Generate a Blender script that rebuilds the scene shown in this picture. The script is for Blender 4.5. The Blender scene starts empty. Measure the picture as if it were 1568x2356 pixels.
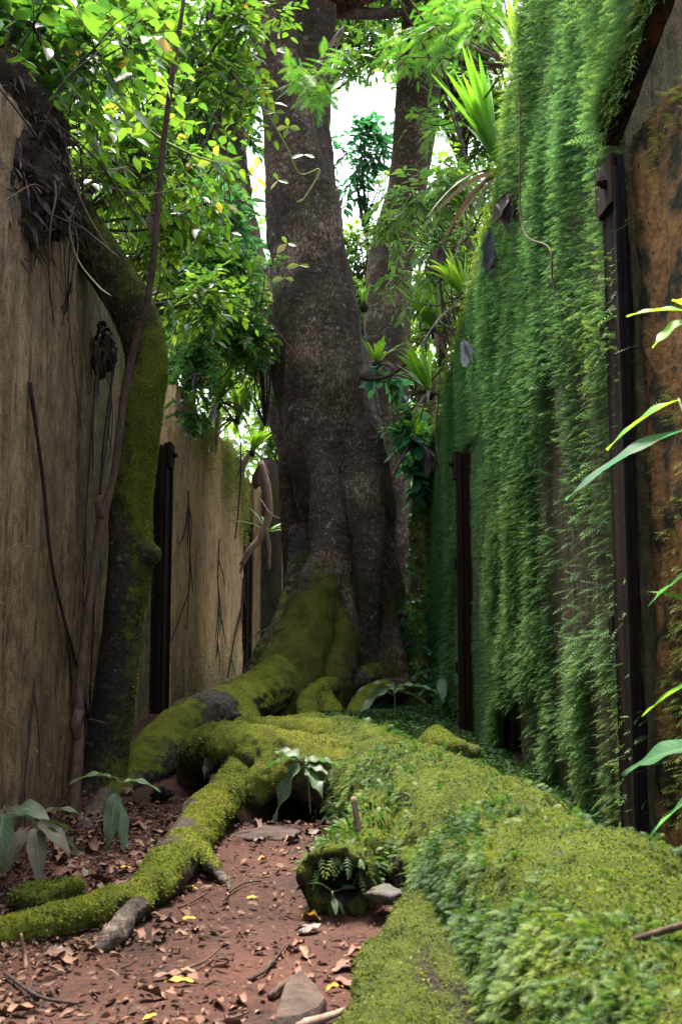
import bpy, math, random
import numpy as np
from mathutils import Vector

random.seed(11)
R = np.random.default_rng(11)
C = bpy.context.scene.collection
SC = bpy.context.scene

# ------------------------------------------------------------------ camera
F, CX, CY = 2277.0, 784.0, 1178.0
PITCH = math.atan((1430 - 1178) / F)
CAMZ = 1.0
cp, sp = math.cos(PITCH), math.sin(PITCH)

def ray(u, v):
    x = (u - CX) / F; y = (CY - v) / F
    d = np.array([x, cp - y * sp, sp + y * cp])
    return d / d[1]

def U(u, v, d):
    """world point seen at (u, v) at forward distance d"""
    return np.array([0, 0, CAMZ]) + ray(u, v) * d

def G(u, v, z=0.0):
    r = ray(u, v)
    return np.array([0, 0, CAMZ]) + r * ((z - CAMZ) / r[2])

cam_d = bpy.data.cameras.new('camera')
cam = bpy.data.objects.new('camera', cam_d); C.objects.link(cam)
cam.location = (0, 0, CAMZ); cam.rotation_euler = (math.pi / 2 + PITCH, 0, 0)
cam_d.sensor_fit = 'HORIZONTAL'; cam_d.sensor_width = 24.0
cam_d.lens = 24.0 * F / 1568.0
cam_d.clip_end = 1000; cam_d.clip_start = 0.02
cam_d.dof.use_dof = True; cam_d.dof.focus_distance = 8.5; cam_d.dof.aperture_fstop = 6.5
SC.camera = cam

# ------------------------------------------------------------------ noise
def _h(ix, iy, iz, s):
    n = (ix * 374761393 + iy * 668265263 + iz * 2147483647 + s * 1274126177).astype(np.int64) & 0xffffffff
    n = ((n ^ (n >> 13)) * 1274126177) & 0xffffffff
    n = ((n ^ (n >> 16)) * 668265263) & 0xffffffff
    return ((n ^ (n >> 15)) & 0xffff) / 65535.0

def vn(P, s=0):
    P = np.asarray(P, float); i = np.floor(P).astype(np.int64); f = P - i
    f = f * f * (3 - 2 * f); out = 0
    for a in (0, 1):
        for b in (0, 1):
            for c in (0, 1):
                w = (f[..., 0] if a else 1 - f[..., 0]) * (f[..., 1] if b else 1 - f[..., 1]) * (f[..., 2] if c else 1 - f[..., 2])
                out = out + w * _h(i[..., 0] + a, i[..., 1] + b, i[..., 2] + c, s)
    return out

def fbm(P, oct=4, s=0):
    P = np.asarray(P, float); o = 0; a = .5; t = 0
    for k in range(oct):
        o = o + a * vn(P * (2 ** k) + 7.3 * k, s + k); t += a; a *= .5
    return o / t

def nrm(a):
    return a / np.maximum(np.linalg.norm(a, axis=-1, keepdims=True), 1e-9)

# ------------------------------------------------------------------ mesh
ORG = {}

def mk(name, V, Fs, mat, parent=None, smooth=True, **attrs):
    """one mesh object; V in world coordinates, Fs a list of (m,k) arrays"""
    V = np.asarray(V, float)
    if not isinstance(Fs, (list, tuple)): Fs = [Fs]
    Fs = [np.asarray(f, np.int32) for f in Fs if len(f)]
    org = ORG.get(parent.name, np.zeros(3)) if parent else np.zeros(3)
    me = bpy.data.meshes.new(name)
    me.vertices.add(len(V)); me.vertices.foreach_set('co', (V - org).astype(np.float32).ravel())
    nl = sum(f.size for f in Fs); npoly = sum(len(f) for f in Fs)
    me.loops.add(nl); me.loops.foreach_set('vertex_index', np.concatenate([f.ravel() for f in Fs]))
    me.polygons.add(npoly)
    tot = np.concatenate([np.full(len(f), f.shape[1]) for f in Fs])
    st = np.concatenate([[0], np.cumsum(tot)[:-1]]).astype(np.int32)
    me.polygons.foreach_set('loop_start', st)
    try: me.polygons.foreach_set('loop_total', tot.astype(np.int32))
    except Exception: pass
    me.polygons.foreach_set('use_smooth', np.full(npoly, bool(smooth)))
    for k, a in attrs.items():
        at = me.attributes.new(k, 'FLOAT', 'POINT'); at.data.foreach_set('value', np.asarray(a, np.float32))
    me.update(); me.validate()
    if mat: me.materials.append(mat)
    o = bpy.data.objects.new(name, me); C.objects.link(o)
    if parent: o.parent = parent
    ORG[o.name] = org
    return o

def tag(o, label, cat, group=None):
    o['label'] = label; o['category'] = cat
    if group: o['group'] = group
    return o

def thing(name, label, cat, loc, group=None):
    o = bpy.data.objects.new(name, None); o.empty_display_size = .1
    C.objects.link(o); o.location = tuple(float(x) for x in loc)
    ORG[o.name] = np.array(loc, float)
    return tag(o, label, cat, group)

def kind(o, k, label=None):
    o['kind'] = k
    if label: o['label'] = label
    return o

class MB:
    def __init__(s): s.V = []; s.F = {}; s.n = 0; s.A = []
    def add(s, V, Fs, a=0.0):
        V = np.asarray(V, float)
        if not isinstance(Fs, (list, tuple)): Fs = [Fs]
        for f in Fs:
            f = np.asarray(f, np.int64)
            if len(f): s.F.setdefault(f.shape[1], []).append(f + s.n)
        s.V.append(V); s.n += len(V)
        s.A.append(np.full(len(V), a) if np.isscalar(a) else np.asarray(a))
    def get(s):
        return np.concatenate(s.V), [np.concatenate(f) for f in s.F.values()]
    def mk(s, name, mat, parent=None, smooth=True, **kw):
        V, Fs = s.get()
        return mk(name, V, Fs, mat, parent, smooth, rnd=np.concatenate(s.A), **kw)

def cat_spline(P, per):
    P = np.asarray(P, float); n = len(P)
    if n < 3 : 
        t = np.linspace(0, 1, per + 1)[:, None]; return P[0] * (1 - t) + P[-1] * t
    E = np.vstack([2 * P[0] - P[1], P, 2 * P[-1] - P[-2]]); out = []
    for i in range(n - 1):
        a, b, c, d = E[i:i + 4]
        for t in np.linspace(0, 1, per, endpoint=False):
            out.append(.5 * ((2 * b) + (c - a) * t + (2 * a - 5 * b + 4 * c - d) * t * t + (3 * b - a - 3 * c + d) * t ** 3))
    out.append(P[-1]); return np.array(out)

def tube(pts, rad, n=10, per=5, rn=0.0, rs=4.0, cap=True, seed=0):
    pts = np.asarray(pts, float); rad = np.asarray(rad, float)
    if rad.ndim == 0: rad = np.full(len(pts), float(rad))
    Q = cat_spline(np.hstack([pts, rad[:, None]]), per)
    Pc, r = Q[:, :3], np.maximum(Q[:, 3], 1e-4); m = len(Pc)
    T = nrm(np.gradient(Pc, axis=0))
    a = np.array([0, 0, 1.]) if abs(T[0][2]) < .8 else np.array([1., 0, 0])
    N = nrm(np.cross(T[0], a)); Ns = []
    for i in range(m):
        N = N - T[i] * np.dot(N, T[i]); N = N / max(np.linalg.norm(N), 1e-9); Ns.append(N)
    Ns = np.array(Ns); B = np.cross(T, Ns)
    th = np.linspace(0, 2 * np.pi, n, endpoint=False)
    D = Ns[:, None] * np.cos(th)[None, :, None] + B[:, None] * np.sin(th)[None, :, None]
    V = Pc[:, None] + D * r[:, None, None]
    if rn:
        k = (fbm(V.reshape(-1, 3) * rs, 3, seed) - .5).reshape(m, n)
        V = Pc[:, None] + D * (r[:, None] * (1 + 2 * rn * k))[..., None]
    V = V.reshape(-1, 3)
    i = np.arange(m - 1)[:, None] * n; j = np.arange(n)[None]; j2 = (j + 1) % n
    Q4 = np.stack([i + j, i + j2, i + n + j2, i + n + j], -1).reshape(-1, 4)
    Fs = [Q4]
    if cap:
        V = np.vstack([V, Pc[0] - T[0] * r[0] * .3, Pc[-1] + T[-1] * r[-1] * .3])
        jj = np.arange(n); c0, c1 = m * n, m * n + 1
        Fs.append(np.vstack([np.stack([(jj + 1) % n, jj, np.full(n, c0)], 1),
                             np.stack([(m - 1) * n + jj, (m - 1) * n + (jj + 1) % n, np.full(n, c1)], 1)]))
    return V, Fs

def px(l):
    """[(u, v, depth, radius px)] -> points and radii in metres"""
    return [U(a[0], a[1], a[2]) for a in l], [a[3] * a[2] / F for a in l]

def arr(me):
    V = np.empty(len(me.vertices) * 3, np.float32); me.vertices.foreach_get('co', V)
    N = np.empty(len(me.vertices) * 3, np.float32); me.vertex_normals.foreach_get('vector', N)
    me.calc_loop_triangles()
    T = np.empty(len(me.loop_triangles) * 3, np.int32); me.loop_triangles.foreach_get('vertices', T)
    return V.reshape(-1, 3).astype(float), N.reshape(-1, 3).astype(float), T.reshape(-1, 3)

def remesh(V, Fs, vox, it=6, fac=.5):
    o = mk('tmp', V, Fs, None)
    m = o.modifiers.new('r', 'REMESH'); m.mode = 'VOXEL'; m.voxel_size = vox
    s = o.modifiers.new('s', 'SMOOTH'); s.iterations = it; s.factor = fac
    me = bpy.data.meshes.new_from_object(o.evaluated_get(bpy.context.evaluated_depsgraph_get()))
    V2, N2, T2 = arr(me)
    Q = np.empty(len(me.polygons) * 4, np.int32)
    lt = np.empty(len(me.polygons), np.int32); me.polygons.foreach_get('loop_total', lt)
    if (lt == 4).all():
        vi = np.empty(len(me.loops), np.int32); me.loops.foreach_get('vertex_index', vi); Q = vi.reshape(-1, 4)
    else: Q = T2
    old = o.data; bpy.data.objects.remove(o); bpy.data.meshes.remove(old); bpy.data.meshes.remove(me)
    return V2, N2, Q

def vnorm(V, Q):
    n = np.cross(V[Q[:, 1]] - V[Q[:, 0]], V[Q[:, 2]] - V[Q[:, 0]])
    N = np.zeros_like(V)
    for k in range(Q.shape[1]): np.add.at(N, Q[:, k], n)
    return nrm(N)

def scatter(V, N, Q, n, w=None):
    T = Q if Q.shape[1] == 3 else np.vstack([Q[:, [0, 1, 2]], Q[:, [0, 2, 3]]])
    A = np.linalg.norm(np.cross(V[T[:, 1]] - V[T[:, 0]], V[T[:, 2]] - V[T[:, 0]]), axis=1)
    if w is not None: A = A * np.maximum(w[T].mean(1), 0)
    idx = R.choice(len(T), n, p=A / A.sum())
    b = R.random((n, 2)); s = b.sum(1) > 1; b[s] = 1 - b[s]
    c = np.stack([1 - b.sum(1), b[:, 0], b[:, 1]], 1)[..., None]
    return (V[T[idx]] * c).sum(1), nrm((N[T[idx]] * c).sum(1))

# ------------------------------------------------------------------ leaves
PROF = {
    'ovate': lambda t: np.sin(np.pi * t ** .8) ** .85,
    'lance': lambda t: np.sin(np.pi * t ** .75) ** 1.1,
    'obov': lambda t: np.sin(np.pi * t ** 1.35) ** .8,
    'strap': lambda t: np.minimum(1, t * 5 + .45) * np.minimum(1, (1.0 - t) * 2.6) ** .8,
}

def ribbon(P, D, Un, L, W, prof='ovate', ns=4, droop=.15, fold=.15, wave=0.0, curl=0.0):
    """n leaves at once: blades of ns stations, folded along the midrib"""
    P, D, Un = np.atleast_2d(P), nrm(np.atleast_2d(D)), np.atleast_2d(Un); n = len(P)
    L = np.broadcast_to(L, n)[:, None, None]; W = np.broadcast_to(W, n)[:, None, None]
    dr = np.broadcast_to(droop, n)[:, None, None]
    S = nrm(np.cross(D, Un)); Nn = np.cross(S, D)
    t = np.linspace(0, 1, ns + 1)
    w = np.maximum(PROF[prof](t), .02)[None, :, None] * .5
    tt = t[None, :, None]
    c = P[:, None] + D[:, None] * L * tt - np.array([0, 0, 1.]) * dr * L * tt ** 2 + Nn[:, None] * curl * L * np.sin(np.pi * tt)
    wv = 0
    if wave:
        ph = R.random((n, 1, 1)) * 6.28
        wv = Nn[:, None] * wave * W * np.sin(tt * 14 + ph)
    l = c + S[:, None] * W * w + Nn[:, None] * W * w * fold * 2 + wv
    r = c - S[:, None] * W * w + Nn[:, None] * W * w * fold * 2 - wv
    V = np.stack([l, c, r], 2).reshape(-1, 3)
    k = np.arange(ns) * 3
    q = np.vstack([np.stack([k, k + 1, k + 4, k + 3], 1), np.stack([k + 1, k + 2, k + 5, k + 4], 1)])
    Q = (q[None] + (np.arange(n) * 3 * (ns + 1))[:, None, None]).reshape(-1, 4)
    return V, Q

def fronds(P, D, Un, L, W, nl=6, droop=.2, lw=.3):
    """n feathery fronds: leaflet triangles on both sides of a drooping spine"""
    P, D, Un = np.atleast_2d(P), nrm(np.atleast_2d(D)), np.atleast_2d(Un); n = len(P)
    L = np.broadcast_to(L, n)[:, None]; W = np.broadcast_to(W, n)[:, None]
    dr = np.broadcast_to(droop, n)[:, None]
    S = nrm(np.cross(D, Un)); Z = np.array([0, 0, 1.]); vs = []
    for k in range(nl):
        t = (k + .6) / nl
        c = P + D * L * t - Z * dr * L * t * t
        tg = nrm(D * L - 2 * Z * dr * L * t)
        h = W * (math.sin(math.pi * (t * .85 + .12)) ** .8)
        for s in (1, -1):
            tip = c + S * s * h + tg * h * .55 - Z * h * .15
            a = lw * L / nl * 1.6
            vs.append(np.stack([c - tg * a * .5, c + tg * a * .5, tip], 1))
    tip = P + D * L * 1.06 - Z * dr * L
    c = P + D * L * .8 - Z * dr * L * .64
    vs.append(np.stack([c + S * W * .12, c - S * W * .12, tip], 1))
    V = np.stack(vs, 1); m = V.shape[1] * 3
    return V.reshape(-1, 3), np.arange(n * m).reshape(-1, 3), m

def rep(a, k): return np.repeat(a, k)

def frep(a, nl, g=.35):
    """per frond value that grows lighter toward the tip"""
    t = np.concatenate([np.repeat((np.arange(nl) + .6) / nl, 6), np.ones(3)])
    return np.clip(a[:, None] + g * (t[None] - .5), 0, 1).ravel()

# ------------------------------------------------------------------ materials
def mat_new(name):
    m = bpy.data.materials.new(name); m.use_nodes = True
    nt = m.node_tree; nt.nodes.clear(); return m, nt

def nd(nt, t, props=None, **inp):
    n = nt.nodes.new(t)
    for k, v in (props or {}).items(): setattr(n, k, v)
    for k, v in inp.items():
        s = n.inputs[int(k[1:])] if k[0] == 'i' and k[1:].isdigit() else n.inputs[k.replace('_', ' ')]
        if hasattr(v, 'is_linked') or isinstance(v, bpy.types.NodeSocket): nt.links.new(v, s)
        else: s.default_value = v
    return n

def c4(c): return (c[0], c[1], c[2], 1.0)

def ramp(nt, fac, stops):
    n = nt.nodes.new('ShaderNodeValToRGB'); nt.links.new(fac, n.inputs[0]); e = n.color_ramp.elements
    while len(e) < len(stops): e.new(.5)
    for x, (p, c) in zip(e, stops):
        x.position = p; x.color = c4(c) if not np.isscalar(c) else (c, c, c, 1)
    return n.outputs[0]

def mix(nt, f, a, b, mode='MIX'):
    n = nt.nodes.new('ShaderNodeMix'); n.data_type = 'RGBA'; n.blend_type = mode
    for v, s in ((f, n.inputs[0]), (a, n.inputs[6]), (b, n.inputs[7])):
        if isinstance(v, bpy.types.NodeSocket): nt.links.new(v, s)
        else: s.default_value = c4(v) if not np.isscalar(v) else v
    return n.outputs[2]

def coords(nt, scale=(1, 1, 1)):
    tc = nd(nt, 'ShaderNodeTexCoord')
    return nd(nt, 'ShaderNodeMapping', None, Vector=tc.outputs['Object'], Scale=scale).outputs[0]

def noise(nt, vec, scale, detail=4, rough=.55, dist=0.0):
    return nd(nt, 'ShaderNodeTexNoise', None, Vector=vec, Scale=scale, Detail=detail, Roughness=rough, Distortion=dist).outputs['Fac']

def mth(nt, op, a, b=0.0, clamp=False):
    n = nt.nodes.new('ShaderNodeMath'); n.operation = op; n.use_clamp = clamp
    for v, s in ((a, n.inputs[0]), (b, n.inputs[1])):
        if isinstance(v, bpy.types.NodeSocket): nt.links.new(v, s)
        else: s.default_value = v
    return n.outputs[0]

def finish(m, nt, col, rough=.9, bump=None, dist=.01, strength=1.0, spec=.3, metal=0.0):
    b = nd(nt, 'ShaderNodeBsdfPrincipled', None, Base_Color=col if isinstance(col, bpy.types.NodeSocket) else c4(col),
           Roughness=rough, Metallic=metal)
    b.inputs['Specular IOR Level'].default_value = spec
    if bump is not None:
        bp = nd(nt, 'ShaderNodeBump', None, Height=bump, Distance=dist, Strength=strength)
        nt.links.new(bp.outputs[0], b.inputs['Normal'])
    o = nd(nt, 'ShaderNodeOutputMaterial'); nt.links.new(b.outputs[0], o.inputs[0]); return m

def attr(nt, name): return nd(nt, 'ShaderNodeAttribute', {'attribute_name': name}).outputs['Fac']

def leaf_mat(name, cols, trans, rough=.42, tf=.45, spec=.5, veins=False):
    """leaf: glossy top, light shining through; colour runs over 'rnd'"""
    m, nt = mat_new(name); a = attr(nt, 'rnd')
    k = len(cols)
    col = ramp(nt, a, [(i / (k - 1), c) for i, c in enumerate(cols)])
    tr = ramp(nt, a, [(i / (k - 1), c) for i, c in enumerate(trans)])
    vec = coords(nt)
    nz = noise(nt, vec, 30, 2)
    col = mix(nt, .5, col, ramp(nt, nz, [(.3, .55), (.7, 1.35)]), 'MULTIPLY')
    if veins:
        mid, tt = attr(nt, 'mid'), attr(nt, 'tt')
        x = mth(nt, 'FRACT', mth(nt, 'ADD', mth(nt, 'MULTIPLY', tt, 9.0), mth(nt, 'MULTIPLY', mid, 2.4)))
        vl = ramp(nt, x, [(.0, 1.0), (.10, 0.0), (.90, 0.0), (1.0, 1.0)])
        ml = ramp(nt, mid, [(.86, 0.0), (.95, 1.0)])
        vv = mth(nt, 'MAXIMUM', mth(nt, 'MULTIPLY', vl, .45), ml)
        col = mix(nt, mth(nt, 'MULTIPLY', vv, .5), col, (.16, .20, .09))
        br = ramp(nt, noise(nt, vec, 55, 4, .7), [(.66, 0.0), (.70, 1.0)])
        col = mix(nt, mth(nt, 'MULTIPLY', br, .8), col, (.09, .05, .025))
    b = nd(nt, 'ShaderNodeBsdfPrincipled', None, Base_Color=col, Roughness=rough)
    b.inputs['Specular IOR Level'].default_value = spec
    if veins:
        bp = nd(nt, 'ShaderNodeBump', None, Height=mth(nt, 'SUBTRACT', 1.0, vv), Distance=.004, Strength=.7); nt.links.new(bp.outputs[0], b.inputs['Normal'])
    t = nd(nt, 'ShaderNodeBsdfTranslucent', None, Color=tr)
    x = nd(nt, 'ShaderNodeMixShader', None, Fac=tf); nt.links.new(b.outputs[0], x.inputs[1]); nt.links.new(t.outputs[0], x.inputs[2])
    o = nd(nt, 'ShaderNodeOutputMaterial'); nt.links.new(x.outputs[0], o.inputs[0]); return m

def bark_mat(name, dark, mid, light, moss=((.028, .027, .004), (.135, .130, .014)), lichen=.0, ring=1.0, tri=4.0):
    m, nt = mat_new(name); v = coords(nt); vz = coords(nt, (1, 1, 3.5)); vv = coords(nt, (1, 1, .3))
    n1 = noise(nt, v, 1.6, 6, .65); n2 = noise(nt, coords(nt, (1, 1, 2.2)), 11, 6, .72, .6); n3 = noise(nt, vv, 22, 4, .6); nf = noise(nt, v, 90, 3, .6)
    n4 = noise(nt, coords(nt, (1, 1, .7)), 55, 5, .75)
    f = mth(nt, 'ADD', mth(nt, 'MULTIPLY', n2, .4), mth(nt, 'MULTIPLY', n1, .28))
    f = mth(nt, 'ADD', f, mth(nt, 'MULTIPLY', n4, .32))
    col = ramp(nt, f, [(.38, dark), (.50, mid), (.61, light)])
    pk = ramp(nt, mth(nt, 'ADD', mth(nt, 'MULTIPLY', noise(nt, coords(nt, (1, 1, .55)), 38, 5, .75), .6), mth(nt, 'MULTIPLY', n1, .4)), [(.53, 0.0), (.61, 1.0)])
    cr_ = ramp(nt, noise(nt, coords(nt, (1, 1, 3)), 9, 6, .8, 1.0), [(.36, 1.0), (.43, 0.0)])
    col = mix(nt, mth(nt, 'MULTIPLY', cr_, .8), col, (.006, .005, .004))
    ol = ramp(nt, noise(nt, coords(nt, (1, 1, .6)), 2.6, 5, .7), [(.50, 0.0), (.64, 1.0)])
    col = mix(nt, mth(nt, 'MULTIPLY', ol, .40), col, (.045, .045, .014))
    col = mix(nt, mth(nt, 'MULTIPLY', pk, .8), col, tuple(x * 2.6 for x in light))
    if lichen:
        li = ramp(nt, noise(nt, v, 9, 6, .75), [(.60, 0.0), (.64, 1.0)])
        col = mix(nt, mth(nt, 'MULTIPLY', li, lichen), col, (.30, .31, .29))
    a = attr(nt, 'moss')
    mm = mth(nt, 'ADD', a, mth(nt, 'MULTIPLY', mth(nt, 'SUBTRACT', noise(nt, v, 9, 6, .7), .5), 1.5))
    mm = mth(nt, 'ADD', mm, mth(nt, 'MULTIPLY', mth(nt, 'SUBTRACT', noise(nt, v, 70, 3, .7), .5), .7))
    mm = ramp(nt, mm, [(.36, 0.0), (.62, 1.0)])
    mk_ = mth(nt, 'ADD', mth(nt, 'MULTIPLY', noise(nt, v, 110, 4, .75), .6), mth(nt, 'MULTIPLY', noise(nt, v, 7, 4, .6), .4))
    mc = ramp(nt, mk_, [(.36, moss[0]), (.62, moss[1])])
    col = mix(nt, mm, col, mc)
    h = mth(nt, 'ADD', mth(nt, 'MULTIPLY', n2, 1.0), mth(nt, 'MULTIPLY', nf, .25))
    h = mth(nt, 'ADD', h, mth(nt, 'MULTIPLY', n3, .4))
    h = mth(nt, 'ADD', h, mth(nt, 'MULTIPLY', mth(nt, 'MULTIPLY', noise(nt, v, 60, 5, .8), mm), 1.5))
    return finish(m, nt, col, .92, h, .03, .9, .2)

def wall_mat(name, cols, streak, moss=.3, pink=.5, zs=.16, dirt=1.0):
    """weathered concrete with long vertical run-off streaks"""
    m, nt = mat_new(name); v = coords(nt); vs = coords(nt, (1, 1, zs * .45)); vs2 = coords(nt, (1, 1, zs))
    s1 = noise(nt, vs, 9, 5, .6); s2 = noise(nt, vs2, 34, 5, .65); s3 = noise(nt, vs, 2.2, 3, .5)
    g = noise(nt, v, 60, 4, .7); b = noise(nt, v, 4, 5, .6)
    bl = noise(nt, coords(nt, (1, 1, .55)), 17, 6, .75)
    f = mth(nt, 'ADD', mth(nt, 'MULTIPLY', s1, .22), mth(nt, 'MULTIPLY', s2, .08))
    f = mth(nt, 'ADD', f, mth(nt, 'ADD', mth(nt, 'MULTIPLY', b, .28), mth(nt, 'MULTIPLY', bl, .42)))
    col = ramp(nt, f, [(.36, cols[0]), (.46, cols[1]), (.55, cols[2]), (.67, cols[3])])
    dk = ramp(nt, mth(nt, 'ADD', mth(nt, 'MULTIPLY', s3, .6), mth(nt, 'MULTIPLY', s2, .4)), [(.55, 0.0), (.68, 1.0)])
    col = mix(nt, mth(nt, 'MULTIPLY', dk, streak), col, (.022, .018, .016))
    pt = ramp(nt, mth(nt, 'ADD', mth(nt, 'MULTIPLY', g, .6), mth(nt, 'MULTIPLY', s2, .4)), [(.30, 1.0), (.42, 0.0)])
    col = mix(nt, mth(nt, 'MULTIPLY', pt, .8 * dirt), col, (.014, .012, .010))
    pk = ramp(nt, noise(nt, coords(nt, (1, 1, .6)), 5.5, 4, .6), [(.64, 0.0), (.72, 1.0)])
    col = mix(nt, mth(nt, 'MULTIPLY', pk, pink), col, (.27, .13, .075))
    gr = ramp(nt, noise(nt, coords(nt, (1, 1, .5)), 6, 6, .75), [(.52, 0.0), (.66, 1.0)])
    col = mix(nt, mth(nt, 'MULTIPLY', gr, moss), col, (.085, .105, .03))
    ck = ramp(nt, noise(nt, coords(nt, (1, 1, .035)), 16, 6, .72), [(.60, 0.0), (.635, 1.0)])
    col = mix(nt, mth(nt, 'MULTIPLY', ck, .75 * dirt), col, (.016, .013, .011))
    g2 = noise(nt, coords(nt, (1, 1, .8)), 110, 4, .7)
    col = mix(nt, .75, col, ramp(nt, g2, [(.32, .35), (.5, 1.0), (.7, 1.55)]), 'MULTIPLY')
    h = mth(nt, 'ADD', mth(nt, 'MULTIPLY', s2, .8), mth(nt, 'MULTIPLY', g, .5))
    pit = ramp(nt, noise(nt, coords(nt, (1, 1, .4)), 26, 6, .85), [(.36, 1.0), (.43, 0.0)])
    col = mix(nt, mth(nt, 'MULTIPLY', pit, .75 * dirt), col, (.02, .016, .012))
    gs = ramp(nt, noise(nt, coords(nt, (1, 1, .12)), 3.1, 5, .65), [(.50, 0.0), (.62, 1.0)])
    col = mix(nt, mth(nt, 'MULTIPLY', gs, .5 * dirt), col, mix(nt, .5, (.08, .075, .028), (.11, .09, .05)))
    h = mth(nt, 'ADD', h, mth(nt, 'MULTIPLY', g2, .4))
    h = mth(nt, 'ADD', h, mth(nt, 'MULTIPLY', bl, .9))
    return finish(m, nt, col, .93, h, .025, .9, .2)

def plain_mat(name, c1, c2, scale=20, rough=.9, dist=.01, spec=.25, scz=1.0, metal=0.0, rndcol=False, c3=None):
    m, nt = mat_new(name); v = coords(nt, (1, 1, scz))
    n = noise(nt, v, scale, 6, .65)
    col = ramp(nt, n, [(.33, c1), (.66, c2)])
    if c3 is not None:
        col = mix(nt, ramp(nt, noise(nt, v, scale * .25, 6, .72), [(.49, 0.0), (.57, 1.0)]), col, c3)
    if rndcol:
        oi = nd(nt, 'ShaderNodeObjectInfo')
        col = mix(nt, 1.0, col, ramp(nt, oi.outputs['Random'], [(0, (.6, .6, .65)), (1, (1.35, 1.2, 1.1))]), 'MULTIPLY')
    return finish(m, nt, col, rough, n, dist, .9, spec, metal)

def soil_mat():
    m, nt = mat_new('red soil'); v = coords(nt)
    n = noise(nt, v, 2.2, 6, .65); f = noise(nt, v, 45, 5, .7); g = noise(nt, v, 160, 3, .6)
    k = mth(nt, 'ADD', mth(nt, 'MULTIPLY', n, .55), mth(nt, 'MULTIPLY', f, .45))
    col = ramp(nt, k, [(.38, (.010, .0036, .0022)), (.5, (.038, .0115, .0060)), (.63, (.074, .0235, .0125))])
    sp = ramp(nt, g, [(.62, 0.0), (.72, 1.0)])
    col = mix(nt, mth(nt, 'MULTIPLY', sp, .25), col, (.15, .065, .04))
    wet = ramp(nt, noise(nt, v, 1.1, 5, .7), [(.48, 0.0), (.62, 1.0)])
    col = mix(nt, mth(nt, 'MULTIPLY', wet, .55), col, (.035, .015, .011))
    h = mth(nt, 'ADD', mth(nt, 'MULTIPLY', f, .8), mth(nt, 'MULTIPLY', g, .3))
    return finish(m, nt, col, .88, h, .015, .8, .3)

def fern_mat(name, cols, trans, tf=.35):
    return leaf_mat(name, cols, trans, .6, tf, .25)

M = {}
M['soil'] = soil_mat()
M['bark'] = bark_mat('grey brown bark', (.009, .0065, .0045), (.033, .0225, .0145), (.088, .059, .04), lichen=.42)
M['bark_dark'] = bark_mat('dark bark', (.010, .008, .006), (.026, .02, .014), (.055, .043, .032), lichen=.5, moss=((.035, .045, .005), (.19, .22, .022)))
M['root_bark'] = bark_mat('root bark', (.022, .017, .015), (.055, .043, .038), (.085, .064, .05), moss=((.034, .044, .004), (.20, .225, .018)))
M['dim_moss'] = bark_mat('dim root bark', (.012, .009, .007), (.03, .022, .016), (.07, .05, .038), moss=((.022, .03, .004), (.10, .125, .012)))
M['log_moss'] = bark_mat('log bark', (.015, .012, .008), (.03, .025, .015), (.06, .045, .03), moss=((.022, .034, .004), (.12, .15, .013)))
M['wall'] = wall_mat('stained concrete', [(.035, .024, .015), (.155, .102, .056), (.31, .212, .118), (.43, .315, .19)], .95, .45, .75, dirt=.95)
M['wall_tan'] = wall_mat('tan concrete', [(.12, .076, .036), (.37, .235, .108), (.52, .345, .17), (.60, .44, .25)], .6, .38, .35, dirt=.75)
M['wall_green'] = wall_mat('green stained concrete', [(.02, .022, .012), (.06, .055, .028), (.12, .095, .055), (.17, .14, .095)], .8, .7, .2)
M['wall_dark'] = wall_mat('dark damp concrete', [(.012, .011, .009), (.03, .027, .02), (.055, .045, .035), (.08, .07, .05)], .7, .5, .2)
M['orange'] = plain_mat('orange rock', (.07, .038, .014), (.29, .145, .045), 18, .95, .05, c3=(.020, .021, .009))
M['iron'] = plain_mat('rusty iron', (.003, .0025, .0025), (.010, .007, .006), 30, .85, .016, .12, 0, c3=(.028, .012, .006))
M['twig'] = plain_mat('brown twig', (.03, .018, .012), (.09, .055, .038), 40, .85, .004, scz=.3)
M['twig_dark'] = plain_mat('dark twig', (.018, .013, .011), (.05, .036, .03), 40, .9, .004)
M['stem_green'] = plain_mat('green stem', (.10, .13, .03), (.20, .22, .08), 30, .7, .002)
M['deadwood'] = plain_mat('pale dead wood', (.12, .075, .055), (.26, .17, .13), 30, .9, .006, scz=.4)
M['root_hair'] = plain_mat('fine roots', (.03, .02, .015), (.085, .055, .043), 25, .9, .004)
M['humus'] = plain_mat('dark humus', (.010, .007, .005), (.035, .023, .016), 14, .95, .06)
M['stone'] = plain_mat('grey stone', (.035, .034, .033), (.09, .085, .08), 14, .85, .02, c3=(.05, .05, .03))
M['wedge'] = plain_mat('brown stone', (.036, .024, .019), (.072, .048, .038), 22, .9, .02, c3=(.06, .046, .04))
M['mosspad'] = bark_mat('mossy stone', (.04, .035, .03), (.08, .07, .06), (.12, .11, .1), moss=((.04, .055, .005), (.17, .21, .018)))
LV = leaf_mat('vine leaf', [(.018, .048, .014), (.032, .08, .015), (.058, .122, .018), (.10, .155, .02), (.30, .22, .03)],
              [(.035, .12, .016), (.09, .23, .018), (.19, .36, .022), (.32, .45, .028), (.6, .42, .04)], .27, .45, .7)
LM = leaf_mat('shrub leaf', [(.02, .075, .022), (.036, .12, .03), (.07, .165, .04), (.12, .195, .055)],
              [(.06, .21, .035), (.14, .33, .045), (.25, .43, .06), (.37, .50, .08)], .24, .42, .8)
LCV = leaf_mat('dark seedling leaf', [(.014, .05, .024), (.025, .08, .035), (.045, .115, .045)], [(.04, .2, .05), (.08, .28, .07), (.14, .36, .09)], .45, .3, .4, veins=True)
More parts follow.
